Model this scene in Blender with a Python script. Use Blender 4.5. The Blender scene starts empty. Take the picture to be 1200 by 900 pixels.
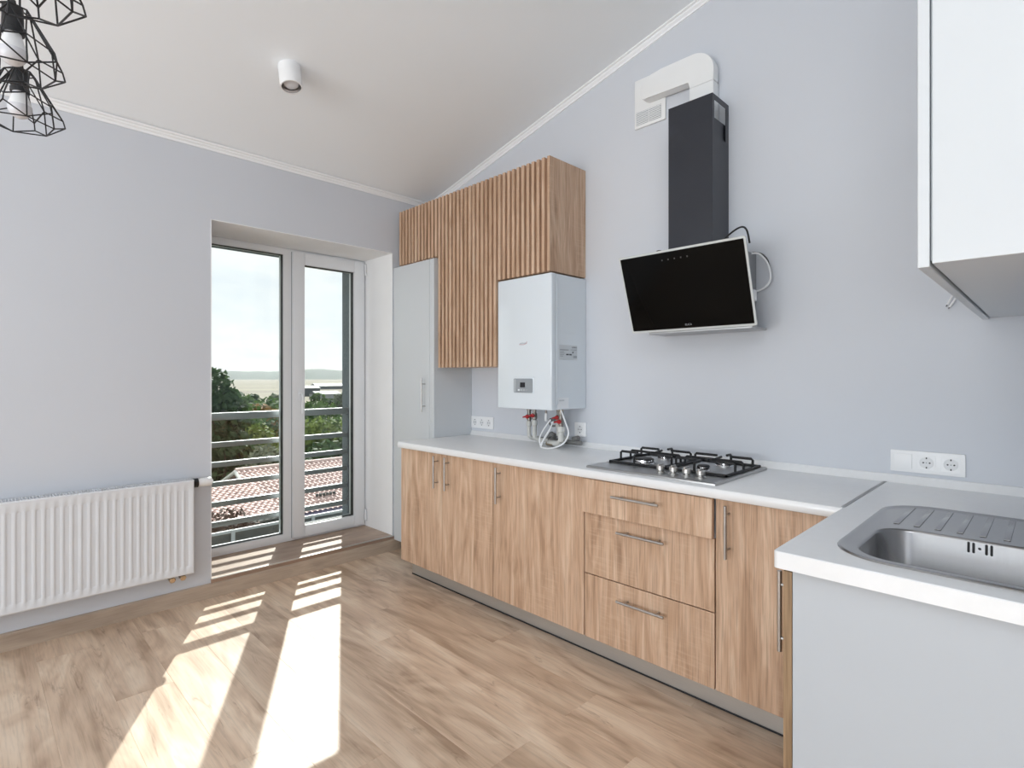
import bpy, bmesh, math, random
from mathutils import Vector, Matrix
R = math.radians
sc = bpy.context.scene
col = sc.collection

# ------------------------------------------------------------------ camera
cd = bpy.data.cameras.new('camera'); cam = bpy.data.objects.new('camera', cd); col.objects.link(cam)
cam.location = (0, 0, 1.25); cam.rotation_euler = (R(90), 0, R(44.95))
cd.sensor_width = 36; cd.lens = 19.133; cd.shift_y = -0.00637; cd.clip_start = 0.02; cd.clip_end = 9000
sc.camera = cam

# ------------------------------------------------------------------ world, sun, added fill lights, exposure
def nd(nt, typ, **kw):
    n = nt.nodes.new(typ)
    for k, v in kw.items():
        if k in n.inputs: n.inputs[k].default_value = v
        else: setattr(n, k, v)
    return n
def ramp(nt, stops, fac=None):
    r = nt.nodes.new('ShaderNodeValToRGB')
    e = r.color_ramp.elements
    while len(e) > 1: e.remove(e[-1])
    e[0].position = stops[0][0]; e[0].color = (*stops[0][1], 1)
    for p, c in stops[1:]:
        x = e.new(p); x.color = (*c, 1)
    if fac is not None: nt.links.new(fac, r.inputs['Fac'])
    return r
w = bpy.data.worlds.new('sky'); sc.world = w; w.use_nodes = True
nt = w.node_tree; nt.nodes.clear()
tc = nd(nt, 'ShaderNodeTexCoord'); mp = nd(nt, 'ShaderNodeMapping'); mp.inputs['Scale'].default_value = (2.5, 2.5, 9)
nz = nd(nt, 'ShaderNodeTexNoise', Scale=2.0, Detail=6.0, Roughness=0.6)
nt.links.new(tc.outputs['Generated'], mp.inputs['Vector']); nt.links.new(mp.outputs['Vector'], nz.inputs['Vector'])
rp = ramp(nt, [(0.35, (0.86, 0.90, 0.95)), (0.6, (1.0, 1.0, 1.0))], nz.outputs['Fac'])
bg = nd(nt, 'ShaderNodeBackground', Strength=1.25); wo = nd(nt, 'ShaderNodeOutputWorld')
nt.links.new(rp.outputs['Color'], bg.inputs['Color']); nt.links.new(bg.outputs['Background'], wo.inputs['Surface'])

sl = bpy.data.lights.new('sun', 'SUN'); sun = bpy.data.objects.new('sun', sl); col.objects.link(sun)
sl.energy = 12.0; sl.angle = R(0.55); sl.color = (1.0, 0.965, 0.91)
sun.rotation_euler = Vector((1, -0.535, -0.915)).to_track_quat('-Z', 'Y').to_euler()
sun.location = (-12, 8, 12)

def area(name, loc, direction, sx, sy, energy, color=(1, 1, 1)):
    l = bpy.data.lights.new(name, 'AREA'); o = bpy.data.objects.new(name, l); col.objects.link(o)
    l.shape = 'RECTANGLE'; l.size = sx; l.size_y = sy; l.energy = energy; l.color = color
    o.location = loc; o.rotation_euler = Vector(direction).to_track_quat('-Z', 'Z').to_euler()
    return o
# added fill lights, all out of view: rear, window wall and roof
area('fill_light_rear', (-0.4, -4.50, 1.20), (0, 1, 0.8), 4.5, 1.6, 205, (0.93, 0.965, 1.0))  # added fill, tilted up to brighten the ceiling

area('fill_light_facade', (-3.44, -2.75, 1.15), (1, 0, 0), 2.5, 2.0, 18, (0.93, 0.965, 1.0))  # added fill from the unseen end of the window wall
_sk = math.atan(0.2335)
area('fill_light_roof', (1.275, -1.05, 3.650), (math.sin(_sk), 0, -math.cos(_sk)), 1.5, 1.7, 40, (0.93, 0.965, 1.0))  # added overhead fill for floor and worktops
sc.view_settings.view_transform = 'Standard'; sc.view_settings.look = 'None'
sc.view_settings.gamma = 1.0; sc.view_settings.use_curve_mapping = False
sc.view_settings.exposure = -0.06
sc.cycles.max_bounces = 10; sc.cycles.diffuse_bounces = 6; sc.cycles.glossy_bounces = 4
sc.cycles.transparent_max_bounces = 24; sc.cycles.transmission_bounces = 4; sc.cycles.volume_bounces = 0
sc.cycles.sample_clamp_indirect = 6.0; sc.cycles.use_denoising = True; sc.cycles.adaptive_threshold = 0.015
sc.cycles.caustics_reflective = False; sc.cycles.caustics_refractive = False

# ------------------------------------------------------------------ materials
MATS = {}
def new_mat(name):
    m = bpy.data.materials.new(name); m.use_nodes = True; MATS[name] = m
    nt = m.node_tree; b = nt.nodes['Principled BSDF']
    return m, nt, b
def plain(name, c, rough=0.5, metal=0.0, var=0.02, scale=6.0, bump=0.0, bscale=80.0, spec=0.5, coat=0.0, aniso=None):
    m, nt, b = new_mat(name)
    tc = nd(nt, 'ShaderNodeTexCoord'); n = nd(nt, 'ShaderNodeTexNoise', Scale=scale, Detail=3.0)
    v = tc.outputs['Object']
    if aniso:
        mp = nd(nt, 'ShaderNodeMapping'); mp.inputs['Scale'].default_value = aniso
        nt.links.new(v, mp.inputs['Vector']); v = mp.outputs['Vector']
    nt.links.new(v, n.inputs['Vector'])
    lo = tuple(max(0, x * (1 - var)) for x in c); hi = tuple(min(1, x * (1 + var)) for x in c)
    r = ramp(nt, [(0.3, lo), (0.7, hi)], n.outputs['Fac'])
    nt.links.new(r.outputs['Color'], b.inputs['Base Color'])
    b.inputs['Roughness'].default_value = rough; b.inputs['Metallic'].default_value = metal
    b.inputs['Specular IOR Level'].default_value = spec; b.inputs['Coat Weight'].default_value = coat
    if bump:
        n2 = nd(nt, 'ShaderNodeTexNoise', Scale=bscale, Detail=2.0); nt.links.new(v, n2.inputs['Vector'])
        bp = nd(nt, 'ShaderNodeBump', Strength=bump, Distance=0.002); nt.links.new(n2.outputs['Fac'], bp.inputs['Height'])
        nt.links.new(bp.outputs['Normal'], b.inputs['Normal'])
    return m
def wood(name, stops, along, rough=0.5, g=14.0, pore=(0.75, 1.0), saw=0.0, knots=False, spec=0.4):
    """grain stretched along one axis; every object takes its own piece of the pattern"""
    m, nt, b = new_mat(name); L = nt.links.new
    tc = nd(nt, 'ShaderNodeTexCoord'); oi = nd(nt, 'ShaderNodeObjectInfo')
    mul = nd(nt, 'ShaderNodeVectorMath', operation='SCALE'); mul.inputs[0].default_value = (31.0, 17.0, 23.0)
    L(oi.outputs['Random'], mul.inputs['Scale'])
    add = nd(nt, 'ShaderNodeVectorMath', operation='ADD'); L(tc.outputs['Object'], add.inputs[0]); L(mul.outputs[0], add.inputs[1])
    def mapped(s_al, s_ac):
        mp = nd(nt, 'ShaderNodeMapping'); s = [s_ac] * 3; s['xyz'.index(along)] = s_al
        mp.inputs['Scale'].default_value = s; L(add.outputs[0], mp.inputs['Vector']); return mp.outputs['Vector']
    n1 = nd(nt, 'ShaderNodeTexNoise', Scale=1.0, Detail=4.0, Roughness=0.55, Distortion=0.6); L(mapped(0.9, g), n1.inputs['Vector'])
    n2 = nd(nt, 'ShaderNodeTexNoise', Scale=1.0, Detail=3.0, Roughness=0.6); L(mapped(6.0, g * 13), n2.inputs['Vector'])
    wv = nd(nt, 'ShaderNodeTexNoise', Scale=1.0, Detail=2.0, Distortion=2.5); L(mapped(1.6, g * 0.55), wv.inputs['Vector'])
    mixf = nd(nt, 'ShaderNodeMath', operation='MULTIPLY_ADD'); L(wv.outputs['Fac'], mixf.inputs[0]); mixf.inputs[1].default_value = 0.5
    half = nd(nt, 'ShaderNodeMath', operation='MULTIPLY'); L(n1.outputs['Fac'], half.inputs[0]); half.inputs[1].default_value = 0.5
    L(half.outputs[0], mixf.inputs[2])
    r = ramp(nt, stops, mixf.outputs[0])
    pr = ramp(nt, [(0.36, (pore[0],) * 3), (0.52, (pore[1],) * 3)], n2.outputs['Fac'])
    mx = nd(nt, 'ShaderNodeMix', data_type='RGBA', blend_type='MULTIPLY'); mx.inputs['Factor'].default_value = 1.0
    L(r.outputs['Color'], mx.inputs['A']); L(pr.outputs['Color'], mx.inputs['B']); out = mx.outputs['Result']
    if saw:
        n3 = nd(nt, 'ShaderNodeTexNoise', Scale=1.0, Detail=2.0); L(mapped(120.0, 9.0), n3.inputs['Vector'])
        n4 = nd(nt, 'ShaderNodeTexNoise', Scale=1.0, Detail=1.0); L(mapped(2.2, 5.0), n4.inputs['Vector'])
        a = ramp(nt, [(0.5, (0, 0, 0)), (0.62, (1, 1, 1))], n3.outputs['Fac']); c = ramp(nt, [(0.5, (0, 0, 0)), (0.65, (1, 1, 1))], n4.outputs['Fac'])
        p = nd(nt, 'ShaderNodeMath', operation='MULTIPLY'); L(a.outputs['Color'], p.inputs[0]); L(c.outputs['Color'], p.inputs[1])
        p2 = nd(nt, 'ShaderNodeMath', operation='MULTIPLY'); L(p.outputs[0], p2.inputs[0]); p2.inputs[1].default_value = saw
        m2 = nd(nt, 'ShaderNodeMix', data_type='RGBA'); L(p2.outputs[0], m2.inputs['Factor']); L(out, m2.inputs['A'])
        m2.inputs['B'].default_value = (*stops[-1][1], 1); out = m2.outputs['Result']
    if knots:
        k = nd(nt, 'ShaderNodeTexNoise', Scale=1.0, Detail=5.0, Roughness=0.7, Distortion=1.2); L(mapped(2.6, 17.0), k.inputs['Vector'])
        kr = ramp(nt, [(0.29, (0.62, 0.57, 0.54)), (0.40, (1, 1, 1))], k.outputs['Fac'])
        m3 = nd(nt, 'ShaderNodeMix', data_type='RGBA', blend_type='MULTIPLY'); m3.inputs['Factor'].default_value = 1.0
        L(out, m3.inputs['A']); L(kr.outputs['Color'], m3.inputs['B']); out = m3.outputs['Result']
        v = ramp(nt, [(0.0, (0.90, 0.89, 0.88)), (1.0, (1.06, 1.06, 1.06))], oi.outputs['Random'])
        m4 = nd(nt, 'ShaderNodeMix', data_type='RGBA', blend_type='MULTIPLY'); m4.inputs['Factor'].default_value = 1.0
        L(out, m4.inputs['A']); L(v.outputs['Color'], m4.inputs['B']); out = m4.outputs['Result']
    L(out, b.inputs['Base Color']); b.inputs['Roughness'].default_value = rough
    b.inputs['Specular IOR Level'].default_value = spec
    bp = nd(nt, 'ShaderNodeBump', Strength=0.12, Distance=0.001); L(n2.outputs['Fac'], bp.inputs['Height']); L(bp.outputs['Normal'], b.inputs['Normal'])
    return m
def pane_mat(name, tint=(0.97, 0.985, 0.98), refl=1.0):
    m = bpy.data.materials.new(name); m.use_nodes = True; nt = m.node_tree; nt.nodes.clear()
    t = nd(nt, 'ShaderNodeBsdfTransparent'); t.inputs['Color'].default_value = (*tint, 1)
    g = nd(nt, 'ShaderNodeBsdfGlossy', Roughness=0.0); f = nd(nt, 'ShaderNodeFresnel', IOR=1.35)
    x = nd(nt, 'ShaderNodeMixShader'); o = nd(nt, 'ShaderNodeOutputMaterial')
    s = nd(nt, 'ShaderNodeMath', operation='MULTIPLY'); s.inputs[1].default_value = refl
    nt.links.new(f.outputs[0], s.inputs[0]); nt.links.new(s.outputs[0], x.inputs['Fac'])
    nt.links.new(t.outputs[0], x.inputs[1]); nt.links.new(g.outputs[0], x.inputs[2]); nt.links.new(x.outputs[0], o.inputs['Surface'])
    MATS[name] = m; return m

plain('wall_paint', (0.615, 0.642, 0.690), 0.9, var=0.012, scale=1.5, bump=0.05, bscale=220)
plain('ceiling_paint', (0.87, 0.91, 0.945), 0.92, var=0.01, scale=1.2)
plain('plaster_white', (0.86, 0.87, 0.88), 0.85, var=0.01)
plain('trim_white', (0.88, 0.90, 0.92), 0.6, var=0.01)
plain('upvc', (0.80, 0.82, 0.845), 0.32, var=0.01)
plain('gasket', (0.012, 0.013, 0.015), 0.6)
plain('facade_grey', (0.10, 0.125, 0.145), 0.75, var=0.08)
plain('rail_grey', (0.320, 0.344, 0.352), 0.45, metal=0.3, var=0.04)
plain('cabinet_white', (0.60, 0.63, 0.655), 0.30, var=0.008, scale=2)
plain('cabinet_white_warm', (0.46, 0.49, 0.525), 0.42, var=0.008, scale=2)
plain('boiler_white', (0.70, 0.76, 0.81), 0.16, var=0.006, scale=2, coat=0.3)
plain('worktop_white', (0.785, 0.80, 0.815), 0.22, var=0.012, scale=40, spec=0.9)
plain('plastic_white', (0.85, 0.86, 0.87), 0.35, var=0.006)
plain('duct_white', (0.83, 0.845, 0.85), 0.45, var=0.006)
plain('radiator_white', (0.69, 0.71, 0.74), 0.32, var=0.008)
plain('socket_shadow', (0.743, 0.756, 0.769), 0.5)
plain('pin_dark', (0.03, 0.03, 0.033), 0.5)
plain('steel', (0.44, 0.44, 0.44), 0.32, metal=1.0, var=0.04, aniso=(2, 60, 60))
plain('sink_steel', (0.43, 0.43, 0.435), 0.27, metal=1.0, var=0.03, aniso=(60, 3, 3))
plain('chrome', (0.8, 0.8, 0.81), 0.12, metal=1.0)
plain('knob_steel', (0.50, 0.49, 0.47), 0.30, metal=1.0)
plain('joint_metal', (0.33, 0.335, 0.34), 0.4, metal=0.4)
plain('handle_nickel', (0.47, 0.455, 0.44), 0.33, metal=1.0, var=0.04)
plain('aluminium', (0.63, 0.62, 0.60), 0.36, metal=0.85, var=0.03, aniso=(2, 2, 80))
plain('iron_black', (0.012, 0.012, 0.013), 0.45, var=0.2)
plain('wire_black', (0.012, 0.012, 0.014), 0.5)
plain('hood_metal', (0.027, 0.030, 0.040), 0.30, metal=0.15, var=0.05)
plain('hood_glass', (0.003, 0.003, 0.003), 0.06, var=0.0, spec=0.10)
plain('hood_glass_edge', (0.62, 0.65, 0.65), 0.15, var=0.01)
plain('hood_body', (0.35, 0.36, 0.37), 0.4, metal=0.6)
plain('print_light', (0.55, 0.55, 0.55), 0.4)
plain('icon_grey', (0.07, 0.07, 0.07), 0.4)
plain('panel_grey', (0.29, 0.32, 0.345), 0.35, var=0.03)
plain('panel_grey_light', (0.42, 0.46, 0.49), 0.35, var=0.02)
plain('display_black', (0.015, 0.016, 0.018), 0.15)
plain('sticker', (0.56, 0.60, 0.63), 0.5, var=0.03)
plain('sticker_white', (0.80, 0.83, 0.86), 0.5)
plain('print_dark', (0.05, 0.06, 0.07), 0.5)
plain('print_mid', (0.33, 0.36, 0.39), 0.5)
plain('print_red', (0.50, 0.20, 0.20), 0.5)
plain('pipe_plastic', (0.58, 0.58, 0.55), 0.45, var=0.03)
plain('valve_brass', (0.36, 0.30, 0.22), 0.35, metal=0.9, var=0.1)
plain('valve_metal', (0.27, 0.25, 0.23), 0.4, metal=0.8, var=0.1)
plain('valve_red', (0.42, 0.012, 0.016), 0.4)
plain('hose_grey', (0.17, 0.17, 0.165), 0.5)
plain('brass_nut', (0.62, 0.46, 0.30), 0.3, metal=0.9)
plain('bulb_glass', (0.70, 0.71, 0.75), 0.25, var=0.01)
plain('bulb_base', (0.86, 0.87, 0.88), 0.4, var=0.01)
plain('lamp_white', (0.84, 0.85, 0.86), 0.45, var=0.01)
plain('dark_gap', (0.02, 0.02, 0.02), 0.9)
plain('sill_brown', (0.30, 0.205, 0.15), 0.5, var=0.1)
pane_mat('pane')
OAK = [(0.34, (0.400, 0.250, 0.160)), (0.44, (0.525, 0.345, 0.228)), (0.54, (0.600, 0.410, 0.285)), (0.64, (0.690, 0.510, 0.370))]
wood('oak', OAK, 'z', 0.5, 24.0, (0.72, 1.0), saw=0.22)
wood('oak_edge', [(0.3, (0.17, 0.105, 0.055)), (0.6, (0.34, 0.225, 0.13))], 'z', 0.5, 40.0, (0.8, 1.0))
wood('floor_oak', [(0.36, (0.451, 0.313, 0.215)), (0.46, (0.621, 0.459, 0.332)), (0.54, (0.715, 0.551, 0.410)), (0.63, (0.803, 0.653, 0.505))], 'x', 0.36, 11.0, (0.88, 1.0), knots=True, spec=0.45)
wood('baseboard_oak', [(0.34, (0.37, 0.29, 0.225)), (0.62, (0.52, 0.42, 0.33))], 'y', 0.45, 12.0, (0.9, 1.0))
wood('sill_oak', [(0.34, (0.36, 0.25, 0.185)), (0.62, (0.52, 0.39, 0.30))], 'y', 0.4, 10.0, (0.9, 1.0))

# ------------------------------------------------------------------ mesh building helpers
class G:
    def __init__(s): s.bm = bmesh.new()
    def box(s, x0, x1, y0, y1, z0, z1, b=0.0, seg=2):
        v = [s.bm.verts.new((x, y, z)) for x in (x0, x1) for y in (y0, y1) for z in (z0, z1)]
        fs = [s.bm.faces.new([v[i] for i in q]) for q in ((0, 1, 3, 2), (4, 6, 7, 5), (0, 4, 5, 1), (2, 3, 7, 6), (0, 2, 6, 4), (1, 5, 7, 3))]
        if b:
            es = list({e for f in fs for e in f.edges})
            bmesh.ops.bevel(s.bm, geom=es, offset=b, segments=seg, affect='EDGES', profile=0.5)
        return s
    def prism(s, poly, axis, a0, a1, b=0.0, seg=2):
        """poly: 2-D outline in the two other axes (xyz order), extruded along axis"""
        def P(p, a):
            l = list(p); l.insert('xyz'.index(axis), a); return l
        A = [s.bm.verts.new(P(p, a0)) for p in poly]; B = [s.bm.verts.new(P(p, a1)) for p in poly]
        n = len(poly); fs = [s.bm.faces.new(A), s.bm.faces.new(B[::-1])]
        for i in range(n): fs.append(s.bm.faces.new((A[i], B[i], B[(i + 1) % n], A[(i + 1) % n])))
        if b:
            es = list(fs[0].edges) + list(fs[1].edges)
            bmesh.ops.bevel(s.bm, geom=es, offset=b, segments=seg, affect='EDGES', profile=0.5)
        return s
    def tube(s, pts, r, n=8, closed=False, caps=True):
        pts = [Vector(p) for p in pts]; m = len(pts); rings = []
        rr = r if isinstance(r, (list, tuple)) else [r] * m
        up = None
        for i, p in enumerate(pts):
            a = pts[i - 1] if (i > 0 or closed) else p; c = pts[(i + 1) % m] if (i < m - 1 or closed) else p
            t = (c - a)
            if t.length < 1e-9: t = Vector((0, 0, 1))
            t.normalize()
            if up is None: up = Vector((0, 0, 1)) if abs(t.z) < 0.9 else Vector((1, 0, 0))
            u = up - t * up.dot(t)
            if u.length < 1e-6: u = t.orthogonal()
            u.normalize(); up = u; v = t.cross(u)
            rings.append([s.bm.verts.new(p + (u * math.cos(2 * math.pi * k / n) + v * math.sin(2 * math.pi * k / n)) * rr[i]) for k in range(n)])
        for i in range(m if closed else m - 1):
            A, B = rings[i], rings[(i + 1) % m]
            for k in range(n): s.bm.faces.new((A[k], A[(k + 1) % n], B[(k + 1) % n], B[k]))
        if caps and not closed:
            s.bm.faces.new(rings[0][::-1]); s.bm.faces.new(rings[-1])
        return s
    def lathe(s, prof, c, n=32, axis='z'):
        """prof: (radius, height) pairs turned about the axis through c"""
        c = Vector(c); rings = []
        def P(r, h, a):
            x, y = r * math.cos(a), r * math.sin(a)
            return c + Vector({'z': (x, y, h), 'y': (x, h, y), 'x': (h, x, y)}[axis])
        for r, h in prof:
            rings.append([s.bm.verts.new(P(0, h, 0))] if r < 1e-7 else [s.bm.verts.new(P(r, h, 2 * math.pi * k / n)) for k in range(n)])
        for A, B in zip(rings, rings[1:]):
            for k in range(n):
                q = []
                for v in (A[k % len(A)], A[(k + 1) % len(A)], B[(k + 1) % len(B)], B[k % len(B)]):
                    if v not in q: q.append(v)
                if len(q) > 2: s.bm.faces.new(q)
        return s
    def holed(s, outer, hole, z0, z1):
        """flat plate with a hole, vertical sides"""
        for z in ((z0, z1) if z1 != z0 else (z0,)):
            es = []
            for loop in (outer, hole):
                vs = [s.bm.verts.new((x, y, z)) for x, y in loop]
                es += [s.bm.edges.new((vs[i], vs[(i + 1) % len(vs)])) for i in range(len(vs))]
            bmesh.ops.triangle_fill(s.bm, edges=es, use_beauty=True, normal=(0, 0, 1))
        if z1 != z0:
            for loop in (outer, hole):
                a = [s.bm.verts.new((x, y, z0)) for x, y in loop]; b = [s.bm.verts.new((x, y, z1)) for x, y in loop]; n = len(a)
                for i in range(n): s.bm.faces.new((a[i], a[(i + 1) % n], b[(i + 1) % n], b[i]))
            bmesh.ops.remove_doubles(s.bm, verts=s.bm.verts, dist=1e-6)
        return s
    def loft(s, loops, close_last=False):
        rings = [[s.bm.verts.new(p) for p in l] for l in loops]
        for A, B in zip(rings, rings[1:]):
            n = len(A)
            for k in range(n): s.bm.faces.new((A[k], A[(k + 1) % n], B[(k + 1) % n], B[k]))
        if close_last: s.bm.faces.new(rings[-1])
        return s
    def xf(s, M):
        bmesh.ops.transform(s.bm, matrix=M, verts=s.bm.verts); return s
    def mesh(s, name, m, origin, smooth=35):
        bm = s.bm
        bmesh.ops.recalc_face_normals(bm, faces=bm.faces)
        for f in bm.faces: f.smooth = True
        for e in bm.edges:
            if len(e.link_faces) == 2 and e.calc_face_angle(0) > R(smooth): e.smooth = False
        for v in bm.verts: v.co -= origin
        me = bpy.data.meshes.new(name); bm.to_mesh(me); bm.free()
        me.materials.append(MATS[m]); return me
    def obj(s, name, m, parent=None, smooth=35, label=None, kind=None):
        xs = [v.co for v in s.bm.verts]
        lo = [min(v[i] for v in xs) for i in range(3)]; hi = [max(v[i] for v in xs) for i in range(3)]
        org = Vector(((lo[0] + hi[0]) / 2, (lo[1] + hi[1]) / 2, lo[2]))
        o = bpy.data.objects.new(name, s.mesh(name, m, org, smooth)); col.objects.link(o)
        return put(o, org, parent, label, kind)
WORLD = {}
def put(o, org, parent=None, label=None, kind=None):
    WORLD[o.name] = Vector(org)
    if parent is not None:
        o.parent = parent; o.location = Vector(org) - WORLD[parent.name]
    else: o.location = org
    if label: o['label'] = label
    if kind: o['kind'] = kind
    return o
def thing(name, label, cat, loc, group=None):
    o = bpy.data.objects.new(name, None); o.empty_display_size = 0.05; col.objects.link(o)
    put(o, loc); o['label'] = label; o['category'] = cat
    if group: o['group'] = group
    return o
def tag(o, label, cat, group=None, kind=None):
    o['label'] = label; o['category'] = cat
    if group: o['group'] = group
    if kind: o['kind'] = kind
    return o
def struct(o, label=None):
    o['kind'] = 'structure'
    if label: o['label'] = label
    return o
def text(name, s, size, M, mat, parent, org):
    cu = bpy.data.curves.new(name, 'FONT'); cu.body = s; cu.size = size; cu.align_x = 'CENTER'; cu.align_y = 'CENTER'; cu.extrude = 0.0002
    t = bpy.data.objects.new('tmp', cu); col.objects.link(t)
    dg = bpy.context.evaluated_depsgraph_get(); me = bpy.data.meshes.new_from_object(t.evaluated_get(dg))
    bpy.data.objects.remove(t); bpy.data.curves.remove(cu)
    me.transform(M); me.materials.clear(); me.materials.append(MATS[mat]); me.name = name
    o = bpy.data.objects.new(name, me); col.objects.link(o); return put(o, org, parent)
def rrect(x0, x1, y0, y1, r, n=6):
    r = r if isinstance(r, (list, tuple)) else [r] * 4   # corners: (x0,y0) (x1,y0) (x1,y1) (x0,y1)
    out = []
    for (cx, cy, a0), q in zip(((x0, y0, 180), (x1, y0, 270), (x1, y1, 0), (x0, y1, 90)), r):
        px, py = cx + (q if cx == x0 else -q), cy + (q if cy == y0 else -q)
        for k in range(n + 1):
            a = R(a0 + 90 * k / n); out.append((px + q * math.cos(a), py + q * math.sin(a)))
    return out

# ------------------------------------------------------------------ room shell
XA, YB, XC, YF, XR, YS = -3.40, 2.52, 0.145, -4.60, 2.60, 1.22     # window wall, kitchen wall, side wall, wall behind camera, far wall, step of side wall
CZ = lambda x: 2.572 + 0.2335 * (x + 3.4)                            # sloped ceiling
OY0, OY1, OZ0, OZ1 = 0.98, 2.18, 0.08, 2.152                         # balcony door opening
XO = -4.00
fl = thing('floor', 'pale pinkish oak laminate floor', 'floor', (0, 0, -0.02)); struct(fl); del fl['category']
G().box(XO, XR + 0.2, YF - 0.2, YB + 0.2, -0.22, -0.008).obj('subfloor', 'floor_oak', fl)
def plank_mesh(x0, x1, y0, y1):
    c = 0.0009; g = G()
    lo = [(x0, y0), (x1, y0), (x1, y1), (x0, y1)]; hi = [(x0 + c, y0 + c), (x1 - c, y0 + c), (x1 - c, y1 - c), (x0 + c, y1 - c)]
    g.loft([[(x, y, -0.008) for x, y in lo], [(x, y, -c) for x, y in lo], [(x, y, 0) for x, y in hi]], True); return g
random.seed(5)
PW, PL = 0.192, 1.285
plank_cache = {}
row = 0; y = YB - PW * 0.55
yy = -3.2
rows = []
y0 = YB
while y0 > YF + 0.01:
    y1 = y0; y0 = max(YF, y0 - PW)
    rows.append((y0, y1))
for i, (a, b) in enumerate(rows):
    x = XA - random.choice([0.15, 0.45, 0.75, 1.05])
    while x < XR:
        xa, xb = max(x, XA), min(x + PL, XR); x += PL
        if xa > 0.2 and a > 0.6: continue
        if xb - xa < 0.02: continue
        key = (round(xb - xa, 3), round(b - a, 3))
        if key not in plank_cache:
            plank_cache[key] = plank_mesh(-key[0] / 2, key[0] / 2, -key[1] / 2, key[1] / 2).mesh('plank', 'floor_oak', Vector((0, 0, 0)))
        o = bpy.data.objects.new('plank', plank_cache[key]); col.objects.link(o); put(o, ((xa + xb) / 2, (a + b) / 2, 0.0), fl)

g = G()
g.box(XO, XA, -1.4, OY0, -0.2, CZ(XA) + 0.05).box(XO, XA, YF - 0.2, -4.1, -0.2, CZ(XA) + 0.05).box(XO, XA, -4.1, -1.4, OZ1, CZ(XA) + 0.05).box(XO, XA, -4.1, -1.4, -0.2, OZ0).box(XO, XA, OY1, YB + 0.2, -0.2, CZ(XA) + 0.05)
g.box(XO, XA, OY0, OY1, OZ1, CZ(XA) + 0.05).box(XO, XA, OY0, OY1, -0.2, OZ0)
struct(g.obj('wall_left', 'wall_paint'), 'light grey painted wall with the balcony door')
g = G().prism([(XO, -0.2), (XR + 0.2, -0.2), (XR + 0.2, CZ(XR + 0.2) + 0.05), (XO, CZ(XO) + 0.05)], 'y', YB, YB + 0.2)
struct(g.obj('wall_back', 'wall_paint'), 'light grey painted wall behind the kitchen run')
g = G().prism([(XC, -0.2), (XR + 0.2, -0.2), (XR + 0.2, CZ(XR) + 0.05), (XC, CZ(XC) + 0.05)], 'y', YS, YB)
struct(g.obj('wall_right', 'wall_paint'), 'light grey painted side wall behind the sink unit')
WX0, WX1, WZ0, WZ1 = -2.75, 1.95, 0.45, 2.55
g = G(); y0, y1 = YF - 0.2, YF
g.prism([(XO, -0.2), (WX0, -0.2), (WX0, CZ(WX0)), (XO, CZ(XO))], 'y', y0, y1).prism([(WX1, -0.2), (XR + 0.2, -0.2), (XR + 0.2, CZ(XR)), (WX1, CZ(WX1))], 'y', y0, y1)
g.prism([(WX0, -0.2), (WX1, -0.2), (WX1, WZ0), (WX0, WZ0)], 'y', y0, y1).prism([(WX0, WZ1), (WX1, WZ1), (WX1, CZ(WX1)), (WX0, CZ(WX0))], 'y', y0, y1)
struct(g.obj('wall_front', 'wall_paint'), 'light grey painted wall behind the camera')
g = G()
for a, b in ((YF, -2.05), (-0.35, YS)): g.box(XR, XR + 0.2, a, b, -0.2, CZ(XR) + 0.05)
g.box(XR, XR + 0.2, -2.05, -0.35, -0.2, 0.95).box(XR, XR + 0.2, -2.05, -0.35, 2.55, CZ(XR) + 0.05)
struct(g.obj('wall_side', 'wall_paint'), 'light grey painted wall on the far side of the room')
KX0, KX1, KY0, KY1 = 0.42, 2.13, -1.95, -0.15                    # opening for the added roof window
g = G()
def cslab(x0, x1, y0, y1): g.prism([(x0, CZ(x0)), (x1, CZ(x1)), (x1, CZ(x1) + 0.2), (x0, CZ(x0) + 0.2)], 'y', y0, y1)
cslab(XO - 0.02, XR + 0.2, KY1, YB + 0.2); cslab(XO - 0.02, XR + 0.2, YF - 0.2, KY0); cslab(XO - 0.02, KX0, KY0, KY1); cslab(KX1, XR + 0.2, KY0, KY1)
struct(g.obj('ceiling', 'ceiling_paint'), 'white ceiling sloping down to the window wall')
for nm, (a, b) in (('added_window_2', ('x', YF - 0.12)), ('added_window_3', ('y', XR + 0.06))):  # windows added out of view to let in more light
    e = thing(nm, 'added unseen white framed window for more light', 'window', (0, 0, 0)); struct(e); del e['category']
    g = G()
    if a == 'x':
        for x in (WX0, -1.2, 0.34, WX1 - 0.06): g.box(x, x + 0.06, b, b + 0.06, WZ0, WZ1)
        for z in (WZ0, WZ1 - 0.06): g.box(WX0, WX1, b, b + 0.06, z, z + 0.06)
        g.obj('frame', 'upvc', e); G().box(WX0 + 0.05, WX1 - 0.05, b + 0.025, b + 0.031, WZ0 + 0.05, WZ1 - 0.05).obj('pane', 'pane', e)
    else:
        for y in (-2.05, -1.23, -0.41): g.box(b, b + 0.06, y, y + 0.06, 0.95, 2.55)
        for z in (0.95, 2.49): g.box(b, b + 0.06, -2.05, -0.35, z, z + 0.06)
        g.obj('frame', 'upvc', e); G().box(b + 0.025, b + 0.031, -2.0, -0.4, 1.0, 2.5).obj('pane', 'pane', e)

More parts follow.
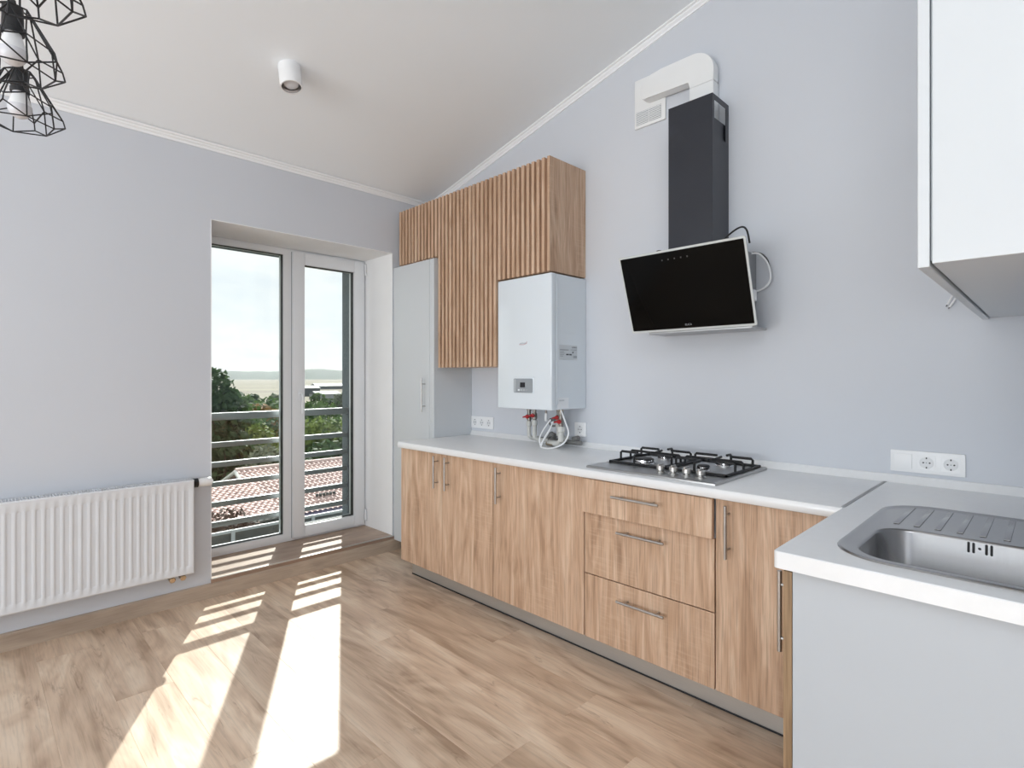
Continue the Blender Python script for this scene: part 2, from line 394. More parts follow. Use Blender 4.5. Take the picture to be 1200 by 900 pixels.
e = thing('added_window_5', 'added unseen white framed window further along the window wall, for fill light', 'window', (0, 0, 0)); struct(e); del e['category']
g = G()  # added out of view, admits sun and holds a fill light
for y in (-4.1, -3.22, -2.34, -1.46): g.box(-3.86, -3.78, y, y + 0.06, OZ0, OZ1)
for z in (OZ0, OZ1 - 0.06): g.box(-3.86, -3.78, -4.04, -1.46, z, z + 0.06)
g.obj('frame', 'upvc', e); G().box(-3.823, -3.817, -4.06, -1.44, OZ0 + 0.05, OZ1 - 0.05).obj('pane', 'pane', e)
e = thing('added_window_4', 'added unseen white framed roof window in the sloped ceiling, for fill light', 'window', (0, 0, 3)); struct(e); del e['category']
def slope_box(g, x0, x1, y0, y1, t0, t1):
    g.prism([(x0, CZ(x0) + t0), (x1, CZ(x1) + t0), (x1, CZ(x1) + t1), (x0, CZ(x0) + t1)], 'y', y0, y1)
g = G()  # roof window added out of view around the overhead fill
slope_box(g, KX0, KX0 + 0.06, KY0, KY1, 0.12, 0.2); slope_box(g, KX1 - 0.06, KX1, KY0, KY1, 0.12, 0.2); slope_box(g, KX0 + 0.06, KX1 - 0.06, KY0, KY0 + 0.06, 0.12, 0.2); slope_box(g, KX0 + 0.06, KX1 - 0.06, KY1 - 0.06, KY1, 0.12, 0.2)
slope_box(g, KX0 + 0.06, KX1 - 0.06, (KY0 + KY1) / 2 - 0.04, (KY0 + KY1) / 2 + 0.04, 0.12, 0.2); g.obj('frame', 'upvc', e)
g = G(); slope_box(g, KX0 + 0.05, KX1 - 0.05, KY0 + 0.05, KY1 - 0.05, 0.155, 0.160); g.obj('pane', 'pane', e)
# crown mouldings: stepped profile (distance from wall, drop below ceiling)
PROF = [(0, 0.036), (0.006, 0.036), (0.008, 0.026), (0.017, 0.018), (0.019, 0.012), (0.030, 0.008), (0.034, 0.0), (0, 0)]
g = G().prism([(XA + d, CZ(XA) + 0.004 - h) for d, h in PROF], 'y', YF, YB)
struct(g.obj('trim_1', 'trim_white', smooth=25), 'white crown moulding above the window wall')
g = G(); A = []
g.loft([[(XA, YB - d, CZ(XA) + 0.003 - h) for d, h in PROF], [(XC, YB - d, CZ(XC) + 0.003 - h) for d, h in PROF]])
struct(g.obj('trim_2', 'trim_white', smooth=25), 'white crown moulding climbing the kitchen wall')
# baseboard, threshold, reveal lining
g = G().prism([(XA, 0), (XA + 0.016, 0), (XA + 0.016, 0.074), (XA + 0.010, 0.082), (XA, 0.082)], 'y', YF, YB - 0.001)
struct(g.obj('baseboard_left', 'baseboard_oak'), 'greyish oak baseboard under the radiator and the balcony door')
SZ = 0.108
struct(G().box(-3.80, XA + 0.008, OY0, OY1, 0.080, SZ).obj('trim_3', 'sill_oak'), 'oak laminate threshold of the balcony door')
struct(G().box(XA + 0.008, XA + 0.0125, OY0, OY1 + 0.005, 0.083, SZ - 0.006).obj('trim_4', 'sill_brown'), 'brown edge of the raised threshold')
struct(G().box(XA + 0.004, XA + 0.014, OY0, OY1 + 0.005, SZ - 0.006, SZ + 0.001, 0.001).obj('trim_5', 'aluminium'), 'thin metal nosing on the threshold')
g = G().box(-3.80, XA + 0.0015, OY1 - 0.004, OY1 + 0.0, SZ, OZ1).box(-3.80, XA + 0.0015, OY0, OY0 + 0.004, SZ, OZ1).box(-3.80, XA + 0.0015, OY0, OY1, OZ1 - 0.004, OZ1)
struct(g.obj('trim_6', 'plaster_white'), 'white plaster lining of the deep window reveal')
# dark outer reveal on the facade
g = G().box(-4.03, -3.865, 2.118, OY1, 0.0, 2.2).box(-4.03, -3.865, 0.90, OY0 - 0.02, 0.0, 2.2).box(-4.03, -3.865, 0.90, OY1, 2.128, 2.2).box(-4.06, -3.865, 0.90, OY1, 0.06, 0.105)
struct(g.obj('trim_7', 'facade_grey'), 'dark grey outer reveal of the balcony door')

# balcony door
wd = thing('window_1', 'white plastic balcony door with a fixed pane on the side of the radiator', 'window', (-3.82, 1.58, SZ)); struct(wd); del wd['category']
XI, XE = -3.78, -3.86
FZ1 = OZ1 - 0.005
def frame(g, x0, x1, y0, y1, z0, z1, wl, wr, wb, wt, b=0.004):
    g.box(x0, x1, y0, y0 + wl, z0, z1, b).box(x0, x1, y1 - wr, y1, z0, z1, b)
    g.box(x0, x1, y0 + wl, y1 - wr, z0, z0 + wb, b).box(x0, x1, y0 + wl, y1 - wr, z1 - wt, z1, b); return g
g = frame(G(), XE, XI, OY0, OY1, SZ, FZ1, 0.055, 0.03, 0.055, 0.045)
g.box(XE + 0.001, XI - 0.0005, 1.549, 1.635, SZ + 0.05, FZ1 - 0.04)
g.obj('frame', 'upvc', wd)
def glazing(y0, y1, z0, z1, x):
    g = frame(G(), x - 0.030, x + 0.006, y0 - 0.004, y1 + 0.004, z0 - 0.004, z1 + 0.004, 0.0055, 0.0055, 0.0055, 0.0055, 0)
    return g
glazing(1.035, 1.549, 0.163, 2.102, -3.80).obj('gasket', 'gasket', wd)
for k in (0, 0.024): G().box(-3.826 + k, -3.822 + k, 1.03, 1.553, 0.16, 2.106).obj('pane', 'pane', wd)
sash_o = frame(G(), -3.845, -3.757, 1.607, 2.158, 0.126, 2.131, 0.083, 0.082, 0.078, 0.084).obj('sash', 'upvc', wd)
G().box(-3.7795, -3.7785, 1.6015, 1.608, 0.128, 2.129).obj('shadow_gap', 'print_mid', wd)  # grey strip puts the shade of the gap beside the sash into colour
glazing(1.690, 2.076, 0.204, 2.047, -3.785).obj('gasket', 'gasket', sash_o)
for k in (0, 0.024): G().box(-3.811 + k, -3.807 + k, 1.686, 2.08, 0.2, 2.05).obj('pane', 'pane', sash_o)
g = G().box(-3.757, -3.750, 1.640, 1.668, 1.085, 1.155, 0.004).tube([(-3.75, 1.654, 1.13), (-3.722, 1.654, 1.13), (-3.713, 1.654, 1.12), (-3.713, 1.654, 1.00)], [0.008, 0.008, 0.0095, 0.0085], 10)
g.obj('handle', 'upvc', sash_o)
g = G()
for z in (0.155, 2.03): g.tube([(-3.752, 2.166, z), (-3.752, 2.166, z + 0.085)], 0.008, 10)
g.obj('hinge', 'upvc', sash_o)

# balcony railing in front of the glass
rl = thing('balcony_railing', 'grey metal balcony railing of flat horizontal bars outside the door', 'railing', (-3.93, 1.5, 0.1))
for z0, z1, d in ((0.967, 1.015, 0.05), (0.787, 0.822, 0.03), (0.656, 0.691, 0.03), (0.527, 0.561, 0.03), (0.393, 0.428, 0.03), (0.260, 0.296, 0.03)):
    G().box(-3.93 - d / 2, -3.93 + d / 2, 0.955, 2.119, z0, z1, 0.003).obj('rail', 'rail_grey', rl)
for y in (0.935, 2.1):
    G().box(-3.955, -3.905, y - 0.02 if y < 1 else y, y + 0.02 if y < 1 else y + 0.019, 0.105, 1.0, 0.002).obj('post', 'rail_grey' if y < 1 else 'facade_grey', rl)
# ------------------------------------------------------------------ kitchen units
CT0, CT1 = 0.810, 0.849                     # worktop underside / top
FY = 1.950                                   # front face of the door run
DT = 0.019
def bar_handle(p0, p1, out, parent, r=0.0058):
    """round bar handle between p0 and p1, standing off by vector out"""
    p0, p1, out = Vector(p0), Vector(p1), Vector(out); g = G(); d = (p1 - p0)
    g.tube([p0 + out, p0 + out + d * 0.005, p1 + out - d * 0.005, p1 + out], [r * 0.8, r, r, r * 0.8], 12)
    for f in (0.17, 0.83): g.tube([p0 + d * f, p0 + d * f + out], r * 0.72, 8)
    return g.obj('handle', 'handle_nickel', parent)
def base_unit(name, label, x0, x1, xc=None):
    t = thing(name, label, 'cabinet', ((x0 + x1) / 2, (FY + YB) / 2, 0.1))
    g = G(); y0 = FY + DT + 0.002; p = 0.016; x0 = xc or x0
    g.box(x0 + 0.0005, x0 + p, y0, YB - 0.02, 0.1, CT0 - 0.001).box(x1 - p, x1 - 0.0005, y0, YB - 0.02, 0.1, CT0 - 0.001)
    g.box(x0 + p, x1 - p, y0, YB - 0.02, 0.1, 0.1 + p).box(x0 + p, x1 - p, YB - 0.03, YB - 0.02, 0.1 + p, CT0 - 0.001).box(x0 + p, x1 - p, y0, y0 + 0.08, CT0 - 0.001 - p, CT0 - 0.001)
    g.obj('carcass', 'cabinet_white_warm', t); return t
def front(parent, name, x0, x1, z0, z1, y=FY, m='oak'):
    return G().box(x0 + 0.0015, x1 - 0.0015, y, y + DT, z0, z1, 0.0012, 1).obj(name, m, parent)
ZD0, ZD1 = 0.097, 0.803
t = base_unit('base_cabinet', 'two-door oak base cabinet at the window end of the kitchen run', -2.943, -2.088, -2.913)
d = front(t, 'door', -2.943, -2.521, ZD0, ZD1); bar_handle((-2.560, FY, 0.605), (-2.560, FY, 0.792), (0, -0.033, 0), d)
d = front(t, 'door', -2.521, -2.088, ZD0, ZD1); bar_handle((-2.457, FY, 0.605), (-2.457, FY, 0.794), (0, -0.033, 0), d)
t = base_unit('base_cabinet', 'single wide-door oak base cabinet below the gas boiler, next to the drawers', -2.086, -1.491)
d = front(t, 'door', -2.086, -1.491, ZD0, ZD1); bar_handle((-2.034, FY, 0.600), (-2.034, FY, 0.787), (0, -0.033, 0), d)
t = base_unit('drawer_unit', 'oak drawer unit under the gas hob with the top drawer slightly open', -1.489, -0.889)
YD = 1.926
d = G().box(-1.4885, -0.8895, YD, YD + DT, 0.657, 0.805, 0.0012, 1).obj('drawer', 'oak', t)
G().box(-1.46, -1.448, YD + DT, 2.4, 0.67, 0.77).box(-0.93, -0.918, YD + DT, 2.4, 0.67, 0.77).box(-1.448, -0.93, YD + DT, 2.4, 0.67, 0.68).obj('drawer_box', 'steel', d)
bar_handle((-1.310, YD, 0.752), (-1.090, YD, 0.752), (0, -0.033, 0), d)
for z0, z1, zh in ((0.382, 0.652, 0.600), (ZD0, 0.378, 0.313)):
    d = front(t, 'drawer', -1.489, -0.889, z0, z1); bar_handle((-1.300, FY, zh), (-1.080, FY, zh), (0, -0.033, 0), d)
t = base_unit('corner_cabinet', 'oak corner base cabinet between the drawers and the sink unit', -0.887, -0.432)
d = front(t, 'door', -0.887, -0.452, ZD0, ZD1); bar_handle((-0.836, FY, 0.598), (-0.836, FY, 0.790), (0, -0.033, 0), d)
# sink unit: door faces the window wall, white end panel faces the room
PY = 1.345
t = thing('sink_cabinet', 'sink base cabinet with plain white end panel facing the room', 'cabinet', (-0.15, 1.65, 0.0))
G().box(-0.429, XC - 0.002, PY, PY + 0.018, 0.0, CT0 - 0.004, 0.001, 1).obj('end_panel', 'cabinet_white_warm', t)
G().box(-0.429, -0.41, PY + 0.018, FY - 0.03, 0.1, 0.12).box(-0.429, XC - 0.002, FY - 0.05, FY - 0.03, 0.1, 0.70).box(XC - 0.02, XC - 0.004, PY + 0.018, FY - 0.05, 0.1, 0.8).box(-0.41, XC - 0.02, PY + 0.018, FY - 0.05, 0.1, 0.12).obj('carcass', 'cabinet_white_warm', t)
d = G().box(-0.4495, -0.4305, PY + 0.001, FY - 0.045, 0.022, 0.800, 0.001, 1).obj('door', 'oak_edge', t)
bar_handle((-0.4495, 1.405, 0.580), (-0.4495, 1.405, 0.778), (-0.028, 0, 0), d)
# plinth
t = thing('plinth', 'brushed aluminium plinth strip under the oak base cabinets', 'plinth', (-1.7, 2.01, 0))
G().box(-2.900, -0.455, 2.008, 2.022, 0.006, 0.099).obj('plinth_board', 'aluminium', t)
G().box(-2.900, -0.455, 2.004, 2.020, 0.0005, 0.006).obj('floor_seal', 'gasket', t)

# worktop
t = thing('worktop', 'white L-shaped worktop with a metal joint strip', 'worktop', (-1.4, 2.2, CT0))
poly = [(1.905 + 0.012, CT0), (YB - 0.001, CT0), (YB - 0.001, CT1), (1.905 + 0.010, CT1), (1.905 + 0.004, CT1 - 0.0025), (1.905, CT1 - 0.010), (1.905, CT0 + 0.010), (1.905 + 0.004, CT0 + 0.003)]
G().prism(poly, 'x', -2.914, -0.4655).obj('slab', 'worktop_white', t)
BX0, BX1, BY0, BY1 = -0.332, 0.062, 1.425, 1.757
bowl = rrect(BX0, BX1, BY0, BY1, 0.085, 8)
out = rrect(-0.4645, XC - 0.001, 1.322, YB - 0.001, [0.012, 0.0005, 0.0005, 0.0005], 4)
hole = rrect(BX0 - 0.006, BX1 + 0.006, BY0 - 0.006, BY1 + 0.006, 0.09, 8)
g = G().holed(out, hole, CT0, CT1 - 0.002)
ins = [(x + 0.002 * (1 if x < -0.2 else -1) * (abs(x + 0.16) > 0.25), y + 0.002 * (y < 1.5)) for x, y in out]
g2 = G().holed(ins, hole, CT1, CT1); 
g.loft([[(x, y, CT1 - 0.002) for x, y in out], [(x, y, CT1) for x, y in ins]])
me = bpy.data.meshes.new('tmp'); g2.bm.to_mesh(me); g.bm.from_mesh(me); bpy.data.meshes.remove(me); g2.bm.free()
g.obj('slab', 'worktop_white', t)
G().box(-0.471, -0.459, 1.918, YB - 0.018, CT1 - 0.0005, CT1 + 0.0012, 0.0004, 1).obj('joint_strip', 'joint_metal', t)
poly = [(YB, CT1), (YB - 0.020, CT1), (YB - 0.016, CT1 + 0.006), (YB - 0.010, CT1 + 0.020), (YB - 0.006, CT1 + 0.028), (YB, CT1 + 0.030)]
G().prism(poly, 'x', -2.914, XC).obj('upstand', 'worktop_white', t)

# sink
t = thing('kitchen_sink', 'inset stainless steel sink with rounded bowl and ribbed drainer', 'sink', (-0.135, 1.74, CT1))
SX0, SX1, SY0, SY1 = -0.376, 0.104, 1.388, 2.092
L = lambda i, z, r: [(x, y, z) for x, y in rrect(SX0 + i, SX1 - i, SY0 + i, SY1 - i, r, 8)]
g = G().loft([L(0, CT1 + 0.0003, 0.125), L(0.002, CT1 + 0.003, 0.124), L(0.006, CT1 + 0.0045, 0.121), L(0.011, CT1 + 0.0040, 0.118), L(0.016, CT1 + 0.0012, 0.115), L(0.019, CT1 + 0.0006, 0.113)])
g.holed([(x, y) for x, y, z in L(0.019, 0, 0.113)], rrect(BX0 - 0.003, BX1 + 0.003, BY0 - 0.003, BY1 + 0.003, 0.088, 8), CT1 + 0.0006, CT1 + 0.0006)
bmesh.ops.remove_doubles(g.bm, verts=g.bm.verts, dist=1e-5)
g.obj('rim', 'sink_steel', t)
B = lambda i, z, r: [(x, y, z) for x, y in rrect(BX0 + i, BX1 - i, BY0 + i, BY1 - i, r, 8)]
G().loft([B(-0.003, CT1 + 0.0006, 0.088), B(0, CT1 - 0.001, 0.085), B(0.003, CT1 - 0.006, 0.083), B(0.010, 0.72, 0.078), B(0.018, 0.700, 0.072), B(0.040, 0.690, 0.055)], True).obj('bowl', 'sink_steel', t)
for i in range(9):
    x = -0.315 + 0.045 * i
    g = G().box(x, x + 0.013, 1.80, 2.055, CT1 + 0.0006, CT1 + 0.0030, 0.0012, 2); g.obj('drainer_rib', 'sink_steel', t)
for x, w_, h_ in ((-0.152, 0.0052, 0.026), (-0.1425, 0.0052, 0.026), (-0.131, 0.006, 0.006), (-0.1185, 0.0052, 0.026), (-0.1090, 0.0052, 0.026)):
    yb = BY1 - 0.0036
    pr = rrect(x - w_ / 2, x + w_ / 2, 0.830 - h_ / 2, 0.830 + h_ / 2, min(w_, h_) / 2 - 1e-4, 4)
    G().prism(pr, 'y', yb - 0.0012, yb + 0.001).obj('overflow_slot', 'pin_dark', t)

# gas hob
t = thing('gas_hob', 'built-in stainless steel gas hob with black cast iron grates', 'hob', (-1.187, 2.2, CT1))
HX0, HX1, HY0, HY1 = -1.484, -0.886, 1.952, 2.462
lo = lambda i, z: [(x, y, z) for x, y in rrect(HX0 + i, HX1 - i, HY0 + i, HY1 - i, 0.008, 3)]
G().loft([lo(0, CT1 + 0.0003), lo(0, CT1 + 0.007), lo(0.004, CT1 + 0.010), lo(0.016, CT1 + 0.010), lo(0.024, CT1 + 0.0085)], True).obj('hob_plate', 'steel', t)
HZ = CT1 + 0.0086
for x in (-1.160, -1.102, -1.044, -0.985):
    k = G().lathe([(0.0, 0), (0.021, 0), (0.021, 0.003), (0.012, 0.0045), (0.012, 0.008), (0.0175, 0.011), (0.017, 0.026), (0.014, 0.029), (0, 0.029)], (x, 2.035, HZ), 24).obj('knob', 'knob_steel', t)
    G().box(x - 0.0035, x + 0.0035, 2.018, 2.052, HZ + 0.027, HZ + 0.035, 0.001, 1).obj('grip', 'knob_steel', k)
for x, y, r in ((-1.335, 2.195, 0.047), (-1.330, 2.375, 0.036), (-1.050, 2.195, 0.027), (-1.040, 2.375, 0.036)):
    b_ = G().lathe([(0, 0), (r * 1.12, 0), (r * 1.12, 0.004), (r, 0.006), (r * 0.98, 0.017), (0, 0.017)], (x, y, HZ), 28).obj('burner', 'chrome', t)
    G().lathe([(0, 0.017), (r * 0.9, 0.017), (r * 0.92, 0.021), (r * 0.8, 0.024), (0, 0.025)], (x, y, HZ), 28).obj('burner_cap', 'iron_black', b_)
for x0, x1, bc in ((-1.466, -1.192, ((-1.335, 2.195), (-1.330, 2.375))), (-1.182, -0.910, ((-1.050, 2.195), (-1.040, 2.375)))):
    ya, yb = 2.105, 2.452; q = 0.0058; zt = CT1 + 0.052
    g = G()
    g.box(x0, x1, ya, ya + 0.012, HZ, HZ + 0.010, 0.002, 1).box(x0, x1, yb - 0.012, yb, HZ, HZ + 0.010, 0.002, 1).box(x0, x0 + 0.012, ya, yb, HZ, HZ + 0.010, 0.002, 1).box(x1 - 0.012, x1, ya, yb, HZ, HZ + 0.010, 0.002, 1)
    ym = (ya + yb) / 2
    gr = g.obj('pan_grate', 'iron_black', t)
    def finger(pts): G().tube(pts, q, 6).obj('finger', 'iron_black', gr)
    for bx, by in bc:
        for xe, s in ((x0 + 0.006, -1), (x1 - 0.006, 1)):
            finger([(xe, by, HZ + 0.006), (xe, by, zt - 0.006), (xe - s * 0.006, by, zt), (bx + s * 0.032, by, zt)])
        ye, s = (ya + 0.006, -1) if by < ym else (yb - 0.006, 1)
        finger([(bx, ye, HZ + 0.006), (bx, ye, zt - 0.006), (bx, ye - s * 0.006, zt), (bx, by + s * 0.028, zt)])
        finger([(bx, ym, zt - 0.004), (bx, by - s * 0.030, zt)])
    finger([(x0 + 0.006, ym, HZ + 0.006), (x0 + 0.006, ym, zt - 0.012), (x0 + 0.014, ym, zt - 0.004), (x1 - 0.014, ym, zt - 0.004), (x1 - 0.006, ym, zt - 0.012), (x1 - 0.006, ym, HZ + 0.006)])

# tall white cabinet beside the window
t = thing('tall_cabinet', 'tall white cabinet wedged between the balcony door and the worktop', 'cabinet', (-3.16, 2.36, 0.075))
TY = 2.187
G().box(-3.397, -2.916, TY + DT + 0.002, YB - 0.001, 0.075, 2.046).obj('carcass', 'cabinet_white', t)
d = G().box(-3.397, -2.964, TY, TY + DT, 0.077, 2.042, 0.001, 1).obj('door', 'cabinet_white', t)
bar_handle((-3.012, TY, 1.018), (-3.012, TY, 1.245), (0, -0.03, 0), d, 0.005)
G().box(-2.962, -2.916, TY + 0.001, TY + DT + 0.002, 0.077, 2.042, 0.001, 1).obj('filler_strip', 'cabinet_white', t)

# slatted wall cabinet
t = thing('slatted_cabinet', 'oak wall cabinet faced with vertical slats above the boiler', 'cabinet', (-2.63, 2.36, 1.315))
BY = 2.229
G().box(-3.347, -1.934, BY, YB - 0.001, 2.054, 2.437).box(-2.912, -2.334, BY, YB - 0.001, 1.317, 2.054).box(-2.334, -1.934, BY, YB - 0.001, 1.824, 2.054).obj('carcass', 'oak', t)
G().box(-1.933, -1.915, 2.203, YB - 0.001, 1.823, 2.440, 0.0008, 1).obj('side_panel', 'oak', t)
sl_cache = {}
n = 37; pitch = (-1.9345 + 3.347) / n
for i in range(n):
    x = -3.347 + pitch * i; w_ = 0.0205
    z0 = 2.055 if x + 0.004 < -2.914 else (1.315 if x + w_ < -2.33 else 1.823)
    if z0 not in sl_cache:
        sl_cache[z0] = G().box(-w_ / 2, w_ / 2, -0.013, 0.013, 0, 2.440 - z0, 0.0008, 1).mesh('slat', 'oak', Vector((0, 0, 0)))
    o = bpy.data.objects.new('slat', sl_cache[z0]); col.objects.link(o); put(o, (x + w_ / 2, 2.216, z0), t)

# gas boiler
t = thing('gas_boiler', 'white wall-hung gas boiler above the worktop', 'boiler', (-2.117, 2.365, 1.07))
QX0, QX1, QY, QZ0, QZ1 = -2.327, -1.908, 2.211, 1.072, 1.815
G().box(QX0 + 0.004, QX1 - 0.004, QY + 0.040, YB - 0.001, QZ0 + 0.002, QZ1 - 0.002, 0.002, 1).obj('casing', 'boiler_white', t)
fc = G().box(QX0, QX1, QY, QY + 0.038, QZ0, QZ1, 0.007, 3).obj('front_cover', 'boiler_white', t)
G().box(QX1 - 0.0045, QX1 + 0.0, QY + 0.0425, QY + 0.056, QZ0 + 0.03, QZ1 - 0.03, 0.002, 2).obj('side_rib', 'boiler_white', t)
cp = G().prism(rrect(-2.196, -2.036, 1.158, 1.252, 0.012, 4), 'y', QY - 0.003, QY + 0.002, 0.0015).obj('control_panel', 'boiler_white', t)
G().prism(rrect(-2.190, -2.042, 1.164, 1.244, 0.008, 4), 'y', QY - 0.0045, QY - 0.002).obj('fascia', 'panel_grey', cp)
G().box(-2.188, -2.172, QY - 0.0052, QY - 0.003, 1.168, 1.240).obj('fascia_stripe', 'panel_grey_light', cp)
G().box(-2.138, -2.100, QY - 0.0058, QY - 0.003, 1.194, 1.222, 0.0005, 1).obj('display', 'display_black', cp)
for x, m in ((-2.148, 'sticker_white'), (-2.128, 'panel_grey_light'), (-2.108, 'panel_grey_light'), (-2.090, 'print_mid')):
    G().prism(rrect(x - 0.007, x + 0.007, 1.174, 1.184, 0.004, 3), 'y', QY - 0.0062, QY - 0.003).obj('button', m, cp)
MF = Matrix.Rotation(R(90), 4, 'X')                                   # text standing in the XZ plane, read from -y
text('brand_print', 'protherm', 0.013, MF, 'print_mid', fc, (-2.118, QY - 0.0004, 1.443))
G().tube([(-2.150, QY - 0.0003, 1.436), (-2.118, QY - 0.0003, 1.434), (-2.092, QY - 0.0003, 1.440), (-2.090, QY - 0.0003, 1.452)], 0.0012, 5).obj('brand_swoosh', 'print_red', fc)
sx = QX1 - 0.004
st = G().box(sx, sx + 0.0006, 2.279, 2.436, 1.347, 1.430).obj('rating_label', 'sticker', t)
def mark(y0, y1, z0, z1, m, p): G().box(sx + 0.0005, sx + 0.0011, y0, y1, z0, z1).obj('print', m, p)
mark(2.338, 2.361, 1.373, 1.381, 'print_dark', st); mark(2.366, 2.386, 1.373, 1.381, 'print_dark', st); mark(2.392, 2.402, 1.385, 1.394, 'print_dark', st)
mark(2.285, 2.36, 1.399, 1.405, 'print_mid', st); mark(2.375, 2.43, 1.402, 1.405, 'print_mid', st)
for k, (a, b) in enumerate(((2.285, 2.318), (2.285, 2.325), (2.285, 2.320), (2.285, 2.312))): mark(a, b, 1.390 - 0.008 * k, 1.393 - 0.008 * k, 'print_mid', st)
mark(2.400, 2.432, 1.358, 1.372, 'print_mid', st)
MS = Matrix.Rotation(R(90), 4, 'Z') @ Matrix.Rotation(R(90), 4, 'X')
text('brand_print', 'protherm', 0.011, MS, 'print_dark', st, (sx + 0.0008, 2.410, 1.419))
s2 = G().box(sx, sx + 0.0006, 2.266, 2.360, 1.080, 1.138).obj('small_label', 'sticker_white', t)
mark(2.278, 2.322, 1.120, 1.128, 'sticker', s2)
# pipes under the boiler
def pipe(x, y, zt, zb, rb, ang, elbow):
    g = G(); zv = zt - 0.08
    g.lathe([(0.0, 0), (0.016, 0), (0.016, -0.022), (0.0125, -0.024), (0.0125, -0.046), (0.0155, -0.048), (0.0155, -0.080), (0.0115, -0.082), (0.0115, -0.092), (0, -0.092)], (x, y, zt), 16)
    v = g.obj('valve', 'valve_metal', t)
    a = Vector((x, y - 0.014, zt - 0.060))
    G().lathe([(0, -0.010), (0.011, -0.010), (0.013, -0.004), (0.012, 0.006), (0, 0.008)], a, 14, 'y').tube([a, a + Vector((-0.020, -0.004, -0.002)), a + Vector((-0.036, -0.004, -0.006))], [0.006, 0.0055, 0.004], 8).obj('valve_handle', 'valve_red', v)
    p = [(rb * 1.35, -0.088), (rb * 1.35, -0.116), (rb, -0.120)]
    g = G().lathe([(0, -0.088)] + p + [(rb, zb - zt)], (x, y, zt), 16)
    g.tube([(x, y, zb + 0.002), (x + elbow[0] * 0.3, y + elbow[1] * 0.3, zb - rb * 0.9), (x + elbow[0], y + elbow[1], zb - rb)], rb, 14)
    g.obj('pipe', 'pipe_plastic', t)
ZT = QZ0 + 0.001
pipe(-2.268, 2.42, ZT, 0.892, 0.0125, 0, (0.03, 0.06))
pipe(-2.205, 2.40, ZT + 0.01, 0.888, 0.0125, 0, (0.06, 0.05))
pipe(-2.033, 2.42, ZT + 0.006, 0.912, 0.014, 0, (0.03, 0.05))
pipe(-1.975, 2.37, ZT - 0.012, 0.888, 0.0165, 0, (-0.10, 0.01))
G().tube([(-1.975, 2.37, ZT - 0.012), (-1.975, 2.37, ZT + 0.02)], 0.013, 14).obj('pipe_neck', 'valve_brass', t)
G().tube([(-2.20, 2.455, 0.877), (-2.02, 2.455, 0.877), (-1.90, 2.46, 0.877)], 0.013, 12).obj('pipe', 'hose_grey', t)
G().tube([(-2.085, 2.375, 0.868), (-2.03, 2.37, 0.868)], 0.011, 12).obj('pipe_coupling', 'valve_brass', t)
g = G().tube([(-2.113, 2.40, ZT + 0.004), (-2.113, 2.40, 1.035)], 0.006, 10); g.obj('pipe_stub', 'valve_metal', t)
G().tube([(-2.113, 2.40, 1.04), (-2.113, 2.40, 0.995)], 0.010, 12).obj('hose_end', 'plastic_white', t)
pts = [(-2.095 + 0.026 * math.cos(a), 2.425 + 0.004 * a, 0.985 + 0.022 * math.sin(a)) for a in [k * 0.4 for k in range(24)]]
G().tube(pts, 0.0062, 8).obj('flexible_hose', 'hose_grey', t)
G().tube([(-2.15, 2.452, 0.902), (-2.12, 2.46, 0.912), (-2.09, 2.452, 0.902)], 0.017, 10).tube([(-1.96, 2.46, 0.895), (-1.92, 2.46, 0.905)], 0.015, 10).obj('pipe_clamp', 'hose_grey', t)
def smooth_pts(P, n=8):
    P = [Vector(p) for p in P]; out = []
    for i in range(len(P) - 1):
        p0, p1, p2, p3 = P[max(i - 1, 0)], P[i], P[i + 1], P[min(i + 2, len(P) - 1)]
        for k in range(n):
            u = k / n; out.append(0.5 * ((2 * p1) + (p2 - p0) * u + (2 * p0 - 5 * p1 + 4 * p2 - p3) * u * u + (3 * p1 - p0 - 3 * p2 + p3) * u ** 3))
    return out + [P[-1]]
G().tube(smooth_pts([(-1.953, 2.34, QZ0 + 0.004), (-1.918, 2.34, 1.00), (-1.905, 2.35, 0.94), (-1.925, 2.33, 0.885), (-1.98, 2.30, 0.857), (-2.04, 2.29, 0.855), (-2.065, 2.30, 0.868), (-2.04, 2.33, 0.93), (-2.025, 2.36, 1.0)]), 0.0043, 8).obj('power_cord', 'plastic_white', t)
G().tube(smooth_pts([(-2.035, 2.35, 1.01), (-2.065, 2.32, 0.95), (-2.075, 2.30, 0.90), (-2.055, 2.29, 0.862), (-2.045, 2.30, 0.90), (-2.015, 2.33, 0.97)]), 0.0038, 8).obj('power_cord', 'plastic_white', t)

